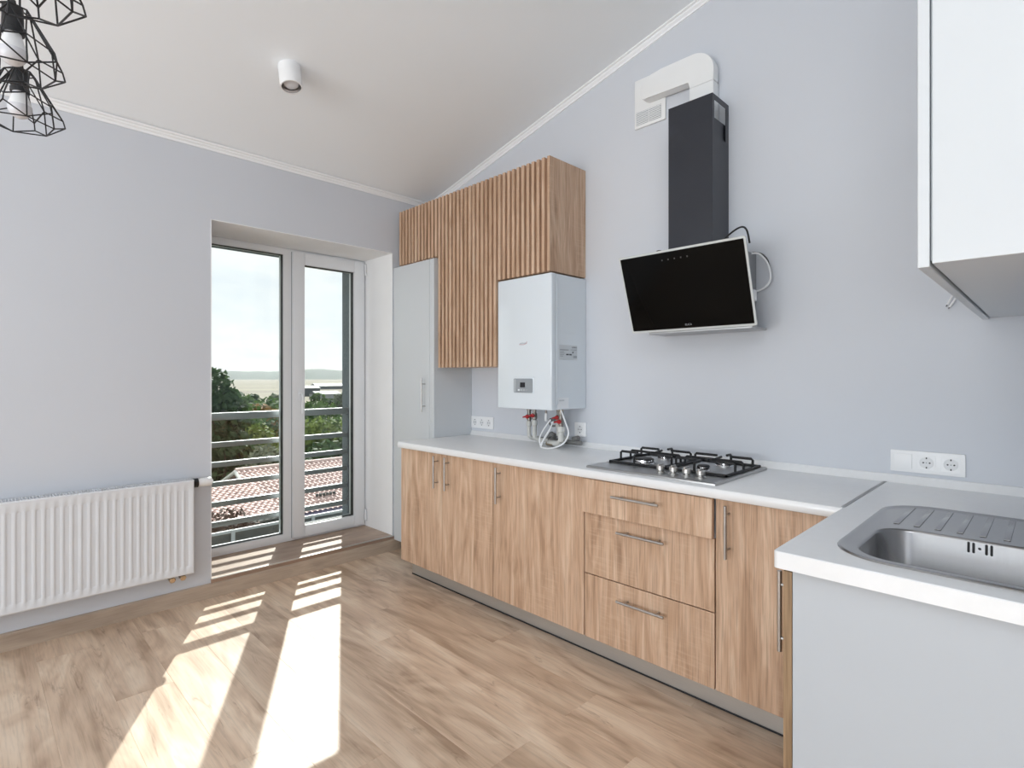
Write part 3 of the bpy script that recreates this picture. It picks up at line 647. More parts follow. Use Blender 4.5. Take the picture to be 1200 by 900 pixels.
# sockets
def socket_plate(name, label, x0, n, z0, kinds, cat='socket', h=0.081, w_=0.071, mg=0.005):
    W = n * w_ + 2 * mg; t = thing(name, label, cat, (x0 + W / 2, YB - 0.006, z0))
    fr = G().prism(rrect(x0, x0 + W, z0, z0 + h, 0.003, 3), 'y', YB - 0.009, YB - 0.0005, 0.0015).obj('frame', 'plastic_white', t)
    for i, k in enumerate(kinds):
        cx = x0 + mg + w_ * (i + 0.5); cz = z0 + h / 2; q = 0.0275
        if k == 's':
            G().box(cx - q, cx + q, YB - 0.0135, YB - 0.0085, cz - q, cz + q, 0.0015, 2).obj('rocker', 'plastic_white', t)
            continue
        ins = G().box(cx - q, cx + q, YB - 0.0098, YB - 0.0088, cz - q, cz + q, 0.0004, 1).obj('socket_insert', 'plastic_white', t)
        G().lathe([(0.0205, -0.0018), (0.0215, -0.0012), (0.0215, 0.0), (0.0205, 0.0), (0.0195, 0.0008)], (cx, YB - 0.0098, cz), 28, 'y').obj('well_rim', 'plastic_white', ins)
        G().lathe([(0.0203, -0.0004), (0.0, -0.0002)], (cx, YB - 0.0098, cz), 28, 'y').obj('well', 'socket_shadow', ins)
        for dx in (-0.0095, 0.0095): G().lathe([(0, -0.0012), (0.0028, -0.0012), (0.0028, 0)], (cx + dx, YB - 0.0098, cz), 12, 'y').obj('pin_hole', 'pin_dark', ins)
        for dz in (-0.0175, 0.0175): G().box(cx - 0.002, cx + 0.002, YB - 0.0116, YB - 0.0098, cz + dz - 0.003, cz + dz + 0.003).obj('earth_clip', 'pin_dark', ins)
        G().lathe([(0, -0.0012), (0.002, -0.0012), (0.002, 0)], (cx, YB - 0.0098, cz), 10, 'y').obj('screw', 'print_mid', ins)
    return t
socket_plate('wall_socket', 'triple white wall socket beside the tall white cabinet', -2.912, 3, 0.899, 'ooo')
socket_plate('wall_socket', 'single white wall socket behind the boiler cord', -1.990, 1, 0.908, 'o')
socket_plate('wall_socket', 'white switch and double socket plate above the sink', -0.449, 3, 0.893, 'soo')

# cooker hood
t = thing('cooker_hood', 'black angled glass cooker hood with dark chimney', 'hood', (-1.185, 2.35, 1.46))
A_ = Vector((0, 2.213, 1.822)); B_ = Vector((0, 2.337, 1.468)); dn = (B_ - A_).normalized(); nrm = Vector((0, dn.z, -dn.y))   # outward normal: towards the room and down
if nrm.y > 0: nrm = -nrm
Lg = (B_ - A_).length
def slab(x0, x1, s0, s1, t0, t1, r=0.004):
    """plate lying in the tilted glass plane: s along the fall, t along the outward normal"""
    g = G().prism([(x, s) for x, s in rrect(x0, x1, s0, s1, r, 4)], 'z', t0, t1)
    M = Matrix(((1, 0, 0, 0), (0, dn.y, nrm.y, A_.y), (0, dn.z, nrm.z, A_.z), (0, 0, 0, 1)))
    return g.xf(M)
gp = slab(-1.487, -0.883, 0, Lg, -0.006, -0.0005, 0.008).obj('glass_pane', 'hood_glass_edge', t)
slab(-1.478, -0.892, 0.0095, Lg - 0.010, -0.001, 0.0008, 0.003).obj('black_front', 'hood_glass', gp)
def on_glass(x, s, off=0.001): return A_ + dn * s + nrm * off + Vector((x, 0, 0))
MG = Matrix(((1, 0, 0, 0), (0, -dn.y, nrm.y, 0), (0, -dn.z, nrm.z, 0), (0, 0, 0, 1)))
text('brand_print', 'ELICA', 0.0125, MG, 'print_mid', gp, on_glass(-1.185, Lg - 0.026))
for k in range(5):
    c = -1.262 + 0.0305 * k; slab(c - 0.003, c + 0.003, 0.040, 0.047, 0.0006, 0.0012, 0.001).obj('touch_icon', 'icon_grey', gp)
poly = [(2.262, 1.806), (YB - 0.001, 1.806), (YB - 0.001, 1.470), (2.372, 1.470), (2.352, 1.476), (2.232, 1.795)]
G().prism([(y + 0.008, z) for y, z in poly[:1]] + poly[1:4] + [(2.350, 1.484), (2.246, 1.786)], 'x', -1.42, -0.955, 0.002, 1).obj('hood_body', 'hood_body', t)
G().box(-1.40, -0.905, 2.345, 2.50, 1.458, 1.4695, 0.002, 1).obj('filter_tray', 'steel', t)
# chimney as a thin open shell with a cut-out near the top of its side
CX0, CX1, CY0, CTZ = -1.298, -1.082, 2.350, 2.522
ch = G().box(CX0, CX1, CY0, CY0 + 0.002, 1.806, CTZ).box(CX0, CX0 + 0.002, CY0 + 0.002, YB - 0.001, 1.806, CTZ)
x0, x1 = CX1 - 0.002, CX1
ch.box(x0, x1, CY0 + 0.002, YB - 0.001, 1.806, 2.34).box(x0, x1, CY0 + 0.002, CY0 + 0.018, 2.34, CTZ).box(x0, x1, YB - 0.034, YB - 0.001, 2.34, CTZ).box(x0, x1, CY0 + 0.018, YB - 0.034, 2.497, CTZ)
cho = ch.obj('chimney', 'hood_metal', t)
G().box(x0 - 0.012, x0 - 0.006, CY0 + 0.03, YB - 0.02, 2.30, 2.425).obj('inner_bracket', 'hood_metal', cho)
G().tube(smooth_pts([(-1.09, 2.36, 1.812), (-1.03, 2.30, 1.825), (-0.96, 2.25, 1.850), (-0.905, 2.225, 1.862), (-0.882, 2.225, 1.845), (-0.884, 2.26, 1.80)]), 0.0038, 8).obj('power_cable', 'wire_black', t)
G().tube(smooth_pts([(-1.28, 2.36, 1.81), (-1.285, 2.31, 1.832), (-1.30, 2.26, 1.835), (-1.31, 2.24, 1.815)]), 0.0035, 8).obj('power_cable', 'wire_black', t)
G().tube(smooth_pts([(-0.954, 2.46, 1.800), (-0.925, 2.47, 1.795), (-0.895, 2.48, 1.755), (-0.882, 2.485, 1.700), (-0.890, 2.48, 1.66), (-0.92, 2.47, 1.635), (-0.955, 2.46, 1.63)]), 0.0042, 8).obj('lamp_cable', 'plastic_white', t)
G().tube(smooth_pts([(-0.954, 2.47, 1.806), (-0.92, 2.48, 1.797), (-0.895, 2.485, 1.765), (-0.886, 2.49, 1.72)]), 0.0032, 8).obj('lamp_cable', 'wire_black', t)
G().box(-0.955, -0.93, 2.42, 2.46, 1.585, 1.635, 0.003, 1).obj('cable_clip', 'plastic_white', t)

# flat air duct and vent plate
t = thing('air_duct', 'white flat plastic air duct bending from the hood chimney to the vent', 'duct', (-1.3, 2.49, 2.5))
DY = 2.456
sq = lambda pts: pts
horiz = []
cxr, czr, rr = -1.126 - 0.105, 2.797 - 0.105, 0.105
for k in range(11):
    a = R(90 * k / 10); horiz.append((cxr + rr * math.cos(a), czr + rr * math.sin(a)))
left = [(-1.40, 2.797), (-1.455, 2.793)]
for k in range(9):
    a = R(90 + 90 * k / 8); left.append((-1.467 + 0.048 * math.cos(a), 2.735 + 0.048 * math.sin(a)))
left += [(-1.515, 2.705), (-1.508, 2.685), (-1.490, 2.675), (-1.249, 2.675), (-1.249, 2.640), (-1.126, 2.640)]
G().prism(horiz + left, 'y', DY, YB - 0.0125, 0.004).obj('elbow', 'duct_white', t)
G().box(-1.247, -1.128, DY + 0.001, YB - 0.002, 2.36, 2.6395, 0.003, 2).obj('vertical_duct', 'duct_white', t)
t = thing('vent_plate', 'square white wall vent plate with a small grille under the duct end', 'vent', (-1.493, 2.515, 2.565))
G().box(-1.583, -1.403, YB - 0.012, YB - 0.0005, 2.566, 2.822, 0.003, 2).obj('plate', 'duct_white', t)
for x0 in (-1.572, -1.496):
    gr = G().box(x0, x0 + 0.070, YB - 0.0135, YB - 0.0118, 2.582, 2.650).obj('grille', 'print_mid', t)
    for k in range(8): G().box(x0, x0 + 0.070, YB - 0.0150, YB - 0.0128, 2.584 + 0.0085 * k, 2.5885 + 0.0085 * k).obj('louvre', 'duct_white', gr)

# wall cabinet over the sink
t = thing('wall_cabinet', 'white wall cabinet high above the sink', 'cabinet', (-0.01, 1.88, 1.455))
G().box(-0.160, XC - 0.001, 1.251, YB - 0.002, 1.459, 2.42, 0.0008, 1).obj('carcass', 'cabinet_white', t)
G().box(-0.1625, -0.1605, 1.256, YB - 0.004, 1.465, 2.41).obj('door_gap_shade', 'print_mid', t)  # grey strip stands in for the shade in the gap behind the doors
for y0, y1 in ((1.249, 1.884), (1.887, 2.519)):
    G().box(-0.1815, -0.1635, y0, y1, 1.453, 2.425, 0.001, 1).obj('door', 'cabinet_white', t)
t = thing('wall_cable', 'short loose cable end poking out of the wall below the wall cabinet', 'cable', (-0.268, 2.51, 1.51))
G().tube([(-0.263, YB - 0.0005, 1.545), (-0.266, YB - 0.012, 1.535), (-0.272, YB - 0.016, 1.522), (-0.276, YB - 0.020, 1.512)], 0.0035, 8).obj('sheath', 'plastic_white', t)
G().tube([(-0.252, YB - 0.0005, 1.540), (-0.256, YB - 0.014, 1.528), (-0.263, YB - 0.018, 1.515), (-0.270, YB - 0.012, 1.505)], 0.0035, 8).obj('sheath', 'plastic_white', t)
for p in ((-0.276, YB - 0.020, 1.512), (-0.270, YB - 0.012, 1.505)): G().tube([p, (p[0] - 0.003, p[1] - 0.002, p[2] - 0.006)], 0.0022, 6).obj('copper_end', 'hose_grey', t)

# ------------------------------------------------------------------ radiator
t = thing('radiator', 'long white ribbed panel radiator on the wall beside the balcony door', 'radiator', (-3.33, 0.0, 0.19))
RX, RY0, RY1, RZ0, RZ1 = -3.283, -0.75, 0.866, 0.196, 0.698
g = G(); pit = 0.0333; ys = [RY0 + 0.004]; dep = [0.0]
y = RY0 + 0.035
while y < RY1 - 0.035:
    for f, d_ in ((0.0, 0.0), (0.10, 0.0), (0.22, 1.0), (0.66, 1.0), (0.78, 0.0)):
        ys.append(y + f * pit); dep.append(d_)
    y += pit
ys.append(RY1 - 0.004); dep.append(0.0)
zs = [(RZ0 + 0.006, 0), (RZ0 + 0.036, 0), (RZ0 + 0.046, 1), (RZ1 - 0.056, 1), (RZ1 - 0.046, 0), (RZ1 - 0.006, 0)]
gv = [[g.bm.verts.new((RX - 0.005 * d_ * zf, yy, z)) for yy, d_ in zip(ys, dep)] for z, zf in zs]
for a, b in zip(gv, gv[1:]):
    for k in range(len(ys) - 1): g.bm.faces.new((a[k], a[k + 1], b[k + 1], b[k]))
bmesh.ops.recalc_face_normals(g.bm, faces=g.bm.faces)
g.obj('front_panel', 'radiator_white', t, smooth=60)
g = G(); q = RX - 0.004
for a, b in (((RX, RY0 + 0.004), (q, RY0)), ((RX, RY1 - 0.004), (q, RY1))):
    g.bm.faces.new([g.bm.verts.new(p) for p in ((a[0], a[1], RZ0 + 0.006), (b[0], b[1], RZ0), (b[0], b[1], RZ1), (a[0], a[1], RZ1 - 0.006))])
for za, zb in ((RZ0 + 0.006, RZ0), (RZ1 - 0.006, RZ1)):
    g.bm.faces.new([g.bm.verts.new(p) for p in ((RX, RY0 + 0.004, za), (RX, RY1 - 0.004, za), (q, RY1, zb), (q, RY0, zb))])
bmesh.ops.remove_doubles(g.bm, verts=g.bm.verts, dist=1e-5)
g.box(q - 0.012, q, RY0, RY1, RZ0, RZ1)
g.obj('panel_rim', 'radiator_white', t)
G().box(RX - 0.10, RX - 0.086, RY0, RY1, RZ0, RZ1 - 0.01, 0.003, 1).obj('rear_panel', 'radiator_white', t)
for y0, y1 in ((RY0, RY0 + 0.004), (RY1 - 0.004, RY1)):
    G().box(RX - 0.086, RX - 0.016, y0, y1, RZ0 + 0.02, RZ1).obj('side_cover', 'radiator_white', t)
g = G().box(RX - 0.0865, RX - 0.0835, RY0 + 0.004, RY1 - 0.004, RZ1 - 0.006, RZ1 + 0.001).box(RX - 0.052, RX - 0.048, RY0 + 0.004, RY1 - 0.004, RZ1 - 0.006, RZ1 + 0.001)
k = RY0 + 0.008
while k < RY1 - 0.01:
    g.box(RX - 0.084, RX - 0.0165, k, k + 0.004, RZ1 - 0.008, RZ1); k += 0.0118
g.obj('top_grille', 'radiator_white', t)
G().box(RX - 0.084, RX - 0.0165, RY0 + 0.006, RY1 - 0.006, RZ0 + 0.03, RZ1 - 0.03).obj('convector_core', 'print_mid', t)
vx, vz = -3.335, 0.672
G().lathe([(0, 0), (0.012, 0), (0.012, 0.006), (0.025, 0.008), (0.025, 0.030), (0.018, 0.033), (0, 0.033)], (vx, RY1, vz), 20, 'y').obj('valve_collar', 'gasket', t)
G().lathe([(0, 0.031), (0.020, 0.031), (0.0235, 0.040), (0.0245, 0.092), (0.022, 0.098), (0.008, 0.099), (0.008, 0.106), (0, 0.106)], (vx, RY1, vz), 24, 'y').obj('thermostat_head', 'plastic_white', t)
for y in (0.772, 0.822):
    G().tube([(-3.335, y, RZ0 + 0.004), (-3.335, y, RZ0 - 0.022), (XA + 0.006, y, RZ0 - 0.026)], 0.011, 12).obj('connection_pipe', 'hose_grey', t)
    G().lathe([(0, 0), (0.016, 0), (0.016, 0.018), (0.012, 0.022), (0, 0.022)], (-3.335, y, RZ0 - 0.024), 6, 'x').obj('valve_nut', 'brass_nut', t)

# ------------------------------------------------------------------ ceiling lights
LX, LY = -2.625, 1.103
t = thing('ceiling_spotlight', 'white cylindrical spotlight fixed to the sloped ceiling', 'lamp', (LX, LY, 2.63))
rL, hL = 0.0515, 0.112
ML = Matrix.Translation((LX, LY, CZ(LX) + 0.001)) @ Matrix.Rotation(-math.atan(0.2335), 4, 'Y')      # square to the sloped ceiling
G().lathe([(0, 0), (rL, 0), (rL, -hL + 0.003), (rL * 0.97, -hL), (rL * 0.86, -hL), (rL * 0.83, -hL + 0.03)], (0, 0, 0), 40).xf(ML).obj('housing', 'lamp_white', t)
G().lathe([(0.0435, 0.0), (0.040, 0.02), (0.036, 0.028)], (0, 0, -hL + 0.002), 32).xf(ML).obj('reflector', 'chrome', t)
G().lathe([(0, 0.006), (0.020, 0.008), (0.034, 0.014), (0.039, 0.028)], (0, 0, -hL + 0.002), 32).xf(ML).obj('bulb', 'bulb_glass', t)

t = thing('pendant_chandelier', 'black chandelier of diamond wire cages with white bulbs', 'chandelier', (-1.95, 0.10, 1.99))
def wire(g, a, b): g.tube([a, b], 0.0021, 6)
for i, (cx, cy, rot) in enumerate(((-1.533, 0.080, 0.72), (-1.911, 0.084, 0.80), (-2.290, 0.117, 0.66))):
    z0 = 2.114
    so = G().lathe([(0, 0.113), (0.006, 0.113), (0.008, 0.100), (0.020, 0.097), (0.0215, 0.094), (0.0225, 0.040), (0.024, 0.038), (0.024, 0.026), (0, 0.026)], (cx, cy, z0), 28).obj('socket', 'wire_black', t)
    bu = G().lathe([(0.0, 0.028), (0.017, 0.028), (0.019, 0.018), (0.0285, -0.012), (0.0300, -0.016)], (cx, cy, z0), 28).obj('bulb_collar', 'bulb_base', so)
    prof = [(0.0300, -0.016)] + [(0.0305 * math.cos(a), -0.022 - 0.0335 * math.sin(a)) for a in [R(q_) for q_ in range(0, 91, 9)]]
    G().lathe(prof, (cx, cy, z0), 28).obj('bulb', 'bulb_glass', so)
    G().tube([(cx, cy, z0 + 0.112), (cx, cy, CZ(cx) - 0.03)], 0.003, 8).obj('cord', 'wire_black', so)
    n = 6
    ring = lambda r_, z, off=0.0: [Vector((cx + r_ * math.cos(rot + 2 * math.pi * (k + off) / n), cy + r_ * math.sin(rot + 2 * math.pi * (k + off) / n), z0 + z)) for k in range(n)]
    r0, r1, r2, r3 = ring(0.036, 0.088), ring(0.078, 0.004, 0.5), ring(0.113, -0.046), ring(0.086, -0.072, 0.5)
    rc, r2u = ring(0.022, 0.094), ring(0.107, -0.024)
    g = G()
    for k in range(n):
        j = (k + 1) % n
        wire(g, r0[k], r0[j]); wire(g, rc[k], r0[k]); wire(g, r0[k], r2u[k]); wire(g, r0[k], r1[k]); wire(g, r1[k], r0[j]); wire(g, r1[k], r2u[k]); wire(g, r1[k], r2u[j])
        wire(g, r2u[k], r2[k]); wire(g, r2[k], r3[k]); wire(g, r3[k], r2[j]); wire(g, r3[k], r3[j]); wire(g, r1[k], r3[k])
    g.obj('wire_cage', 'wire_black', so)
g = G(); a, b = -1.40, -2.50
g.loft([[(a, 0.06, CZ(a) - 0.03), (a, 0.14, CZ(a) - 0.03), (a, 0.14, CZ(a) - 0.001), (a, 0.06, CZ(a) - 0.001)], [(b, 0.06, CZ(b) - 0.03), (b, 0.14, CZ(b) - 0.03), (b, 0.14, CZ(b) - 0.001), (b, 0.06, CZ(b) - 0.001)]], True)
g.obj('ceiling_bar', 'wire_black', t)

# ------------------------------------------------------------------ outside
def foliage_mat(name, a, b):
    m, nt, bs = new_mat(name); L = nt.links.new
    tc = nd(nt, 'ShaderNodeTexCoord'); n = nd(nt, 'ShaderNodeTexNoise', Scale=0.9, Detail=3.0); L(tc.outputs['Object'], n.inputs['Vector'])
    r = ramp(nt, [(0.35, a), (0.65, b)], n.outputs['Fac']); L(r.outputs['Color'], bs.inputs['Base Color'])
    bs.inputs['Roughness'].default_value = 0.7; bs.inputs['Specular IOR Level'].default_value = 0.2
    tr = nd(nt, 'ShaderNodeBsdfTranslucent'); L(r.outputs['Color'], tr.inputs['Color'])
    mx = nd(nt, 'ShaderNodeMixShader', Fac=0.3); o = nt.nodes['Material Output']
    L(bs.outputs[0], mx.inputs[1]); L(tr.outputs[0], mx.inputs[2]); L(mx.outputs[0], o.inputs['Surface'])
foliage_mat('leaf_green', (0.034, 0.074, 0.022), (0.105, 0.167, 0.050))
foliage_mat('leaf_dark', (0.022, 0.046, 0.022), (0.062, 0.105, 0.043))
foliage_mat('leaf_lime', (0.081, 0.130, 0.031), (0.186, 0.236, 0.068))
foliage_mat('leaf_autumn', (0.174, 0.099, 0.031), (0.279, 0.186, 0.068))
foliage_mat('leaf_brown', (0.043, 0.028, 0.022), (0.093, 0.062, 0.053))
foliage_mat('leaf_grey', (0.081, 0.105, 0.074), (0.167, 0.192, 0.136))
plain('bark', (0.10, 0.075, 0.055), 0.9, var=0.3, scale=4)
plain('plaster_lilac', (0.528, 0.475, 0.766), 0.9)
plain('plaster_cream', (0.330, 0.312, 0.276), 0.9)
plain('roof_tile', (0.558, 0.423, 0.396), 0.75, var=0.15, scale=3.0)
plain('verge_white', (0.7, 0.7, 0.68), 0.7)
plain('fence_dark', (0.054, 0.060, 0.057), 0.8, var=0.2)
plain('shed_white', (0.260, 0.277, 0.294), 0.6); plain('shed_dark', (0.084, 0.097, 0.109), 0.7)
plain('forest_far', (0.051, 0.072, 0.060), 0.95, var=0.2, scale=0.01)
# ground with strips of dry field and grass
m, nt, bs = new_mat('ground_field'); L = nt.links.new
tc = nd(nt, 'ShaderNodeTexCoord'); mp = nd(nt, 'ShaderNodeMapping'); mp.inputs['Scale'].default_value = (0.012, 0.0022, 1); L(tc.outputs['Object'], mp.inputs['Vector'])
n1 = nd(nt, 'ShaderNodeTexNoise', Scale=1.0, Detail=4.0); L(mp.outputs['Vector'], n1.inputs['Vector'])
r1 = ramp(nt, [(0.36, (0.099, 0.083, 0.063)), (0.48, (0.155, 0.136, 0.099)), (0.56, (0.112, 0.106, 0.070)), (0.64, (0.181, 0.158, 0.112))], n1.outputs['Fac'])
n2 = nd(nt, 'ShaderNodeTexNoise', Scale=0.6, Detail=5.0); L(tc.outputs['Object'], n2.inputs['Vector'])
r2 = ramp(nt, [(0.3, (0.75, 0.75, 0.75)), (0.7, (1.1, 1.1, 1.1))], n2.outputs['Fac'])
mx = nd(nt, 'ShaderNodeMix', data_type='RGBA', blend_type='MULTIPLY'); mx.inputs['Factor'].default_value = 1.0
L(r1.outputs['Color'], mx.inputs['A']); L(r2.outputs['Color'], mx.inputs['B']); L(mx.outputs['Result'], bs.inputs['Base Color']); bs.inputs['Roughness'].default_value = 0.95
GZ = -9.0
struct(G().box(-4200, -4.1, -2200, 4200, GZ - 1, GZ).obj('ground', 'ground_field'), 'dry beige fields stretching to the horizon')
plain('grass_yard', (0.060, 0.084, 0.036), 0.95, var=0.4, scale=0.5)
struct(G().box(-75, -4.2, -40, 90, GZ, GZ + 0.05).obj('lawn', 'grass_yard'), 'shaded grass of the yards below')
# wooded ridge on the horizon
random.seed(11)
g = G(); pts = []
N = 90
for i in range(N):
    a = R(95 + 85 * i / (N - 1)); d_ = 3300
    pts.append((d_ * math.cos(a), d_ * math.sin(a), 37 + 8 * math.sin(i * 0.23) + 4 * math.sin(i * 0.71 + 1) + random.uniform(-2, 2)))
front_ = [g.bm.verts.new((x * 0.93, y * 0.93, GZ - 1)) for x, y, z in pts]; mid = [g.bm.verts.new((x * 0.97, y * 0.97, z * 0.8)) for x, y, z in pts]; topv = [g.bm.verts.new(p) for p in pts]; bk = [g.bm.verts.new((x * 1.1, y * 1.1, GZ - 1)) for x, y, z in pts]
for A, B in ((front_, mid), (mid, topv), (topv, bk)):
    for k in range(N - 1): g.bm.faces.new((A[k], A[k + 1], B[k + 1], B[k]))
struct(g.obj('hills', 'forest_far'), 'wooded ridge along the horizon')

def leaves(seed, blobs, n, s):
    """leaf tufts scattered through ellipsoids (centre, radii)"""
    rnd = random.Random(seed); V = []; F = []
    wts = [b[1][0] * b[1][1] * b[1][2] for b in blobs]
    for _ in range(n):
        c, r_ = rnd.choices(blobs, wts)[0]
        while True:
            v = Vector((rnd.uniform(-1, 1), rnd.uniform(-1, 1), rnd.uniform(-1, 1)))
            if 0.15 < v.length < 1: break
        v = v.normalized() * (v.length ** 0.45)
        p = Vector((c[0] + v.x * r_[0], c[1] + v.y * r_[1], c[2] + v.z * r_[2]))
        a = Vector((rnd.uniform(-1, 1), rnd.uniform(-1, 1), rnd.uniform(-1, 1))).normalized()
        nv = (v + a * 0.9).normalized(); u = nv.orthogonal().normalized(); u = Matrix.Rotation(rnd.uniform(0, 6.28), 3, nv) @ u; w_ = nv.cross(u)
        q = s * rnd.uniform(0.6, 1.3); b0 = len(V)
        V += [p - u * q, p - w_ * q * 0.5, p + u * q, p + w_ * q * 0.55]; F.append((b0, b0 + 1, b0 + 2, b0 + 3))
    return V, F
TREES = 0
def tree(name, label, x, y, h, r_, m, seed, n=1500, s=0.28, low=0.25, cat='tree', group='trees and bushes seen through the balcony door'):
    t = thing(name, label, cat, (x, y, GZ), group)
    rnd = random.Random(seed)
    blobs = [((0, 0, h * (low + 1) / 2), (r_ * 0.8, r_ * 0.8, h * (1 - low) / 2 * 0.95))]
    for k in range(7):
        a = rnd.uniform(0, 6.28); zc = h * rnd.uniform(low + 0.12, 0.84); q = r_ * rnd.uniform(0.35, 0.6)
        d_ = r_ * 0.62 * (1 - 0.55 * max(0, (zc / h - 0.5) * 2))
        blobs.append(((d_ * math.cos(a), d_ * math.sin(a), zc), (q, q, q * 0.9)))
    V, F = leaves(seed, blobs, n, s)
    me = bpy.data.meshes.new('crown'); me.from_pydata(V, [], F); me.materials.append(MATS[m])
    o = bpy.data.objects.new('crown', me); col.objects.link(o); put(o, (x, y, GZ), t); o['kind'] = 'stuff'
    G().tube([(x, y, GZ), (x + 0.1, y, GZ + h * 0.4), (x, y + 0.1, GZ + h * 0.8)], [0.05 * h ** 0.8, 0.035 * h ** 0.8, 0.02], 8).obj('trunk', 'bark', t)
    return t
Fv = Vector((-0.7065, 0.7077)); Rv = Vector((0.7077, 0.7065))
def at(px, depth):                                   # a spot on the ground by bearing (photo column) and distance
    v = Fv * depth + Rv * ((px - 600) / 637.77 * depth); return v.x, v.y
def top_h(py, depth): return 1.25 - (py - 442.36) / 637.77 * depth - GZ
def T(name, label, px, py, depth, r_, m, seed, **kw):
    x, y = at(px, depth); return tree(name, label, x, y, top_h(py, depth), r_, m, seed, **kw)
T('tall_tree', 'tall dark green tree at the edge of the fixed pane', 249, 426, 34, 2.1, 'leaf_dark', 1, n=3000, s=0.26)
T('leafy_tree', 'bright green tree just right of the tall dark tree', 272, 462, 37, 2.2, 'leaf_green', 2, n=2400, s=0.24)
T('leafy_tree', 'green tree half hidden by the door mullion', 316, 463, 52, 3.0, 'leaf_green', 4, n=1800, s=0.3)
T('autumn_tree', 'small orange tinged tree behind the balcony rail', 306, 470, 47, 2.0, 'leaf_autumn', 5, n=1400, s=0.26)
T('leafy_tree', 'mid green tree between the tall tree and the orange tree', 290, 469, 44, 2.3, 'leaf_green', 6, n=1800, s=0.26)
T('conifer', 'dark pointed conifer rising in front of the fields', 290, 465, 60, 1.3, 'leaf_dark', 7, n=700, s=0.3)
T('leafy_tree', 'round green tree seen through the sash below the sheds', 367, 468, 58, 3.4, 'leaf_green', 8, n=1900, s=0.3)
T('hedge_tree', 'broad dark tree mass behind the lilac gable', 262, 496, 33, 3.2, 'leaf_dark', 9, n=3600, s=0.24, low=0.1)
T('lime_tree', 'yellow green tree behind the second rail', 303, 492, 35, 1.9, 'leaf_lime', 10, n=2200, s=0.22, low=0.1)
T('bush_tree', 'grey green olive-like tree above the tiled ridge', 313, 516, 31, 1.9, 'leaf_grey', 12, n=2000, s=0.20, low=0.1)
T('orchard_tree', 'sunlit green tree filling the sash pane under the top rail', 372, 486, 41, 3.0, 'leaf_lime', 13, n=3000, s=0.25, low=0.1)
T('orchard_tree', 'sunlit green tree next to the outer reveal', 401, 484, 43, 2.8, 'leaf_green', 14, n=2800, s=0.25, low=0.1)
T('hedge_tree', 'dark tree low behind the tiled ridge in the sash pane', 385, 513, 35, 3.2, 'leaf_dark', 15, n=2600, s=0.25, low=0.05)
T('hedge_tree', 'dark green tree behind the orange tinged tree', 330, 486, 42, 2.8, 'leaf_dark', 16, n=2200, s=0.25, low=0.1)
T('copper_shrub', 'reddish brown copper tree crown below the tiled roof', 266, 594, 14.5, 1.15, 'leaf_brown', 17, n=2600, s=0.085, low=0.72)
# village scrub further out
rv = random.Random(3)
for i, (px, dp, h_) in enumerate(((283, 150, 6.5), (297, 175, 5.0), (323, 140, 6.0), (374, 165, 5.5), (388, 130, 5.0), (399, 150, 6.0))):
    x, y = at(px, dp)
    tree('distant_tree', '%s small distant village tree counted from the radiator side' % ('first', 'second', 'third', 'fourth', 'fifth', 'sixth')[i], x, y, h_, h_ * 0.45, ('leaf_green', 'leaf_dark', 'leaf_grey')[i % 3], 50 + i, n=260, s=0.7, group='distant village trees')
def shed(name, label, px, dp, ln, wd_, h_, m, roof):
    x, y = at(px, dp); t = thing(name, label, 'building', (x, y, GZ))
    G().box(x - wd_ / 2, x + wd_ / 2, y - ln / 2, y + ln / 2, GZ, GZ + h_).obj('wall', m, t)
    G().prism([(x - wd_ / 2 - 0.3, GZ + h_), (x + wd_ / 2 + 0.3, GZ + h_), (x, GZ + h_ + wd_ * 0.18)], 'y', y - ln / 2 - 0.3, y + ln / 2 + 0.3).obj('roof', roof, t)
shed('farm_shed', 'long pale farm shed with white roof in the fields', 394, 480, 42, 12, 3.0, 'shed_dark', 'shed_white')
shed('farm_shed', 'grey block-shaped barn above the sash pane trees', 362, 300, 9, 8, 4.4, 'shed_dark', 'shed_dark')
shed('farm_shed', 'low dark barn in the middle of the fields', 381, 260, 12, 8, 2.4, 'shed_white', 'shed_dark')

# tiled roofs below
def tiled(x0, z0, x1, z1, y0, y1, name, parent):
    """rows of pantiles stepping down the slope from (x0,z0) to (x1,z1)"""
    run = math.hypot(x1 - x0, z1 - z0); rows_ = int(run / 0.34); cols = int((y1 - y0) / 0.23)
    V = []; F = []; prof = [0.0, 0.045, 0.06, 0.045, 0.0, -0.01]
    dx, dz = (x1 - x0) / run, (z1 - z0) / run; nx, nz = -dz, dx
    if nz < 0: nx, nz = -nx, -nz
    ny_ = cols * len(prof) + 1
    for r_ in range(rows_):
        for u, lift in ((r_ * 0.34, 0.0), ((r_ + 1) * 0.34, 0.05)):
            for k in range(ny_):
                hgt = prof[k % len(prof)] + lift; yq = y0 + (y1 - y0) * k / (ny_ - 1)
                V.append((x0 + dx * u + nx * hgt, yq, z0 + dz * u + nz * hgt))
    for r_ in range(rows_ * 2 - 1):
        for k in range(ny_ - 1):
            a = r_ * ny_ + k; F.append((a, a + 1, a + ny_ + 1, a + ny_))
    me = bpy.data.meshes.new(name); org = Vector(((x0 + x1) / 2, (y0 + y1) / 2, z1)); me.from_pydata([Vector(v) - org for v in V], [], F); me.materials.append(MATS['roof_tile'])
    o = bpy.data.objects.new(name, me); col.objects.link(o); put(o, org, parent); o['kind'] = 'stuff'; return o
t = thing('tiled_house', 'house with pink pantile roof and lilac gable below the balcony', 'building', (-26, 16, GZ))
rx, rz, ex, ez, yg = -26.0, -2.95, -22.0, -4.55, 8.5
G().prism([(-30, GZ), (ex - 0.5, GZ), (ex - 0.5, ez), (rx, rz - 0.12), (-30, ez)], 'y', yg + 0.3, 34).obj('gable_wall', 'plaster_lilac', t)
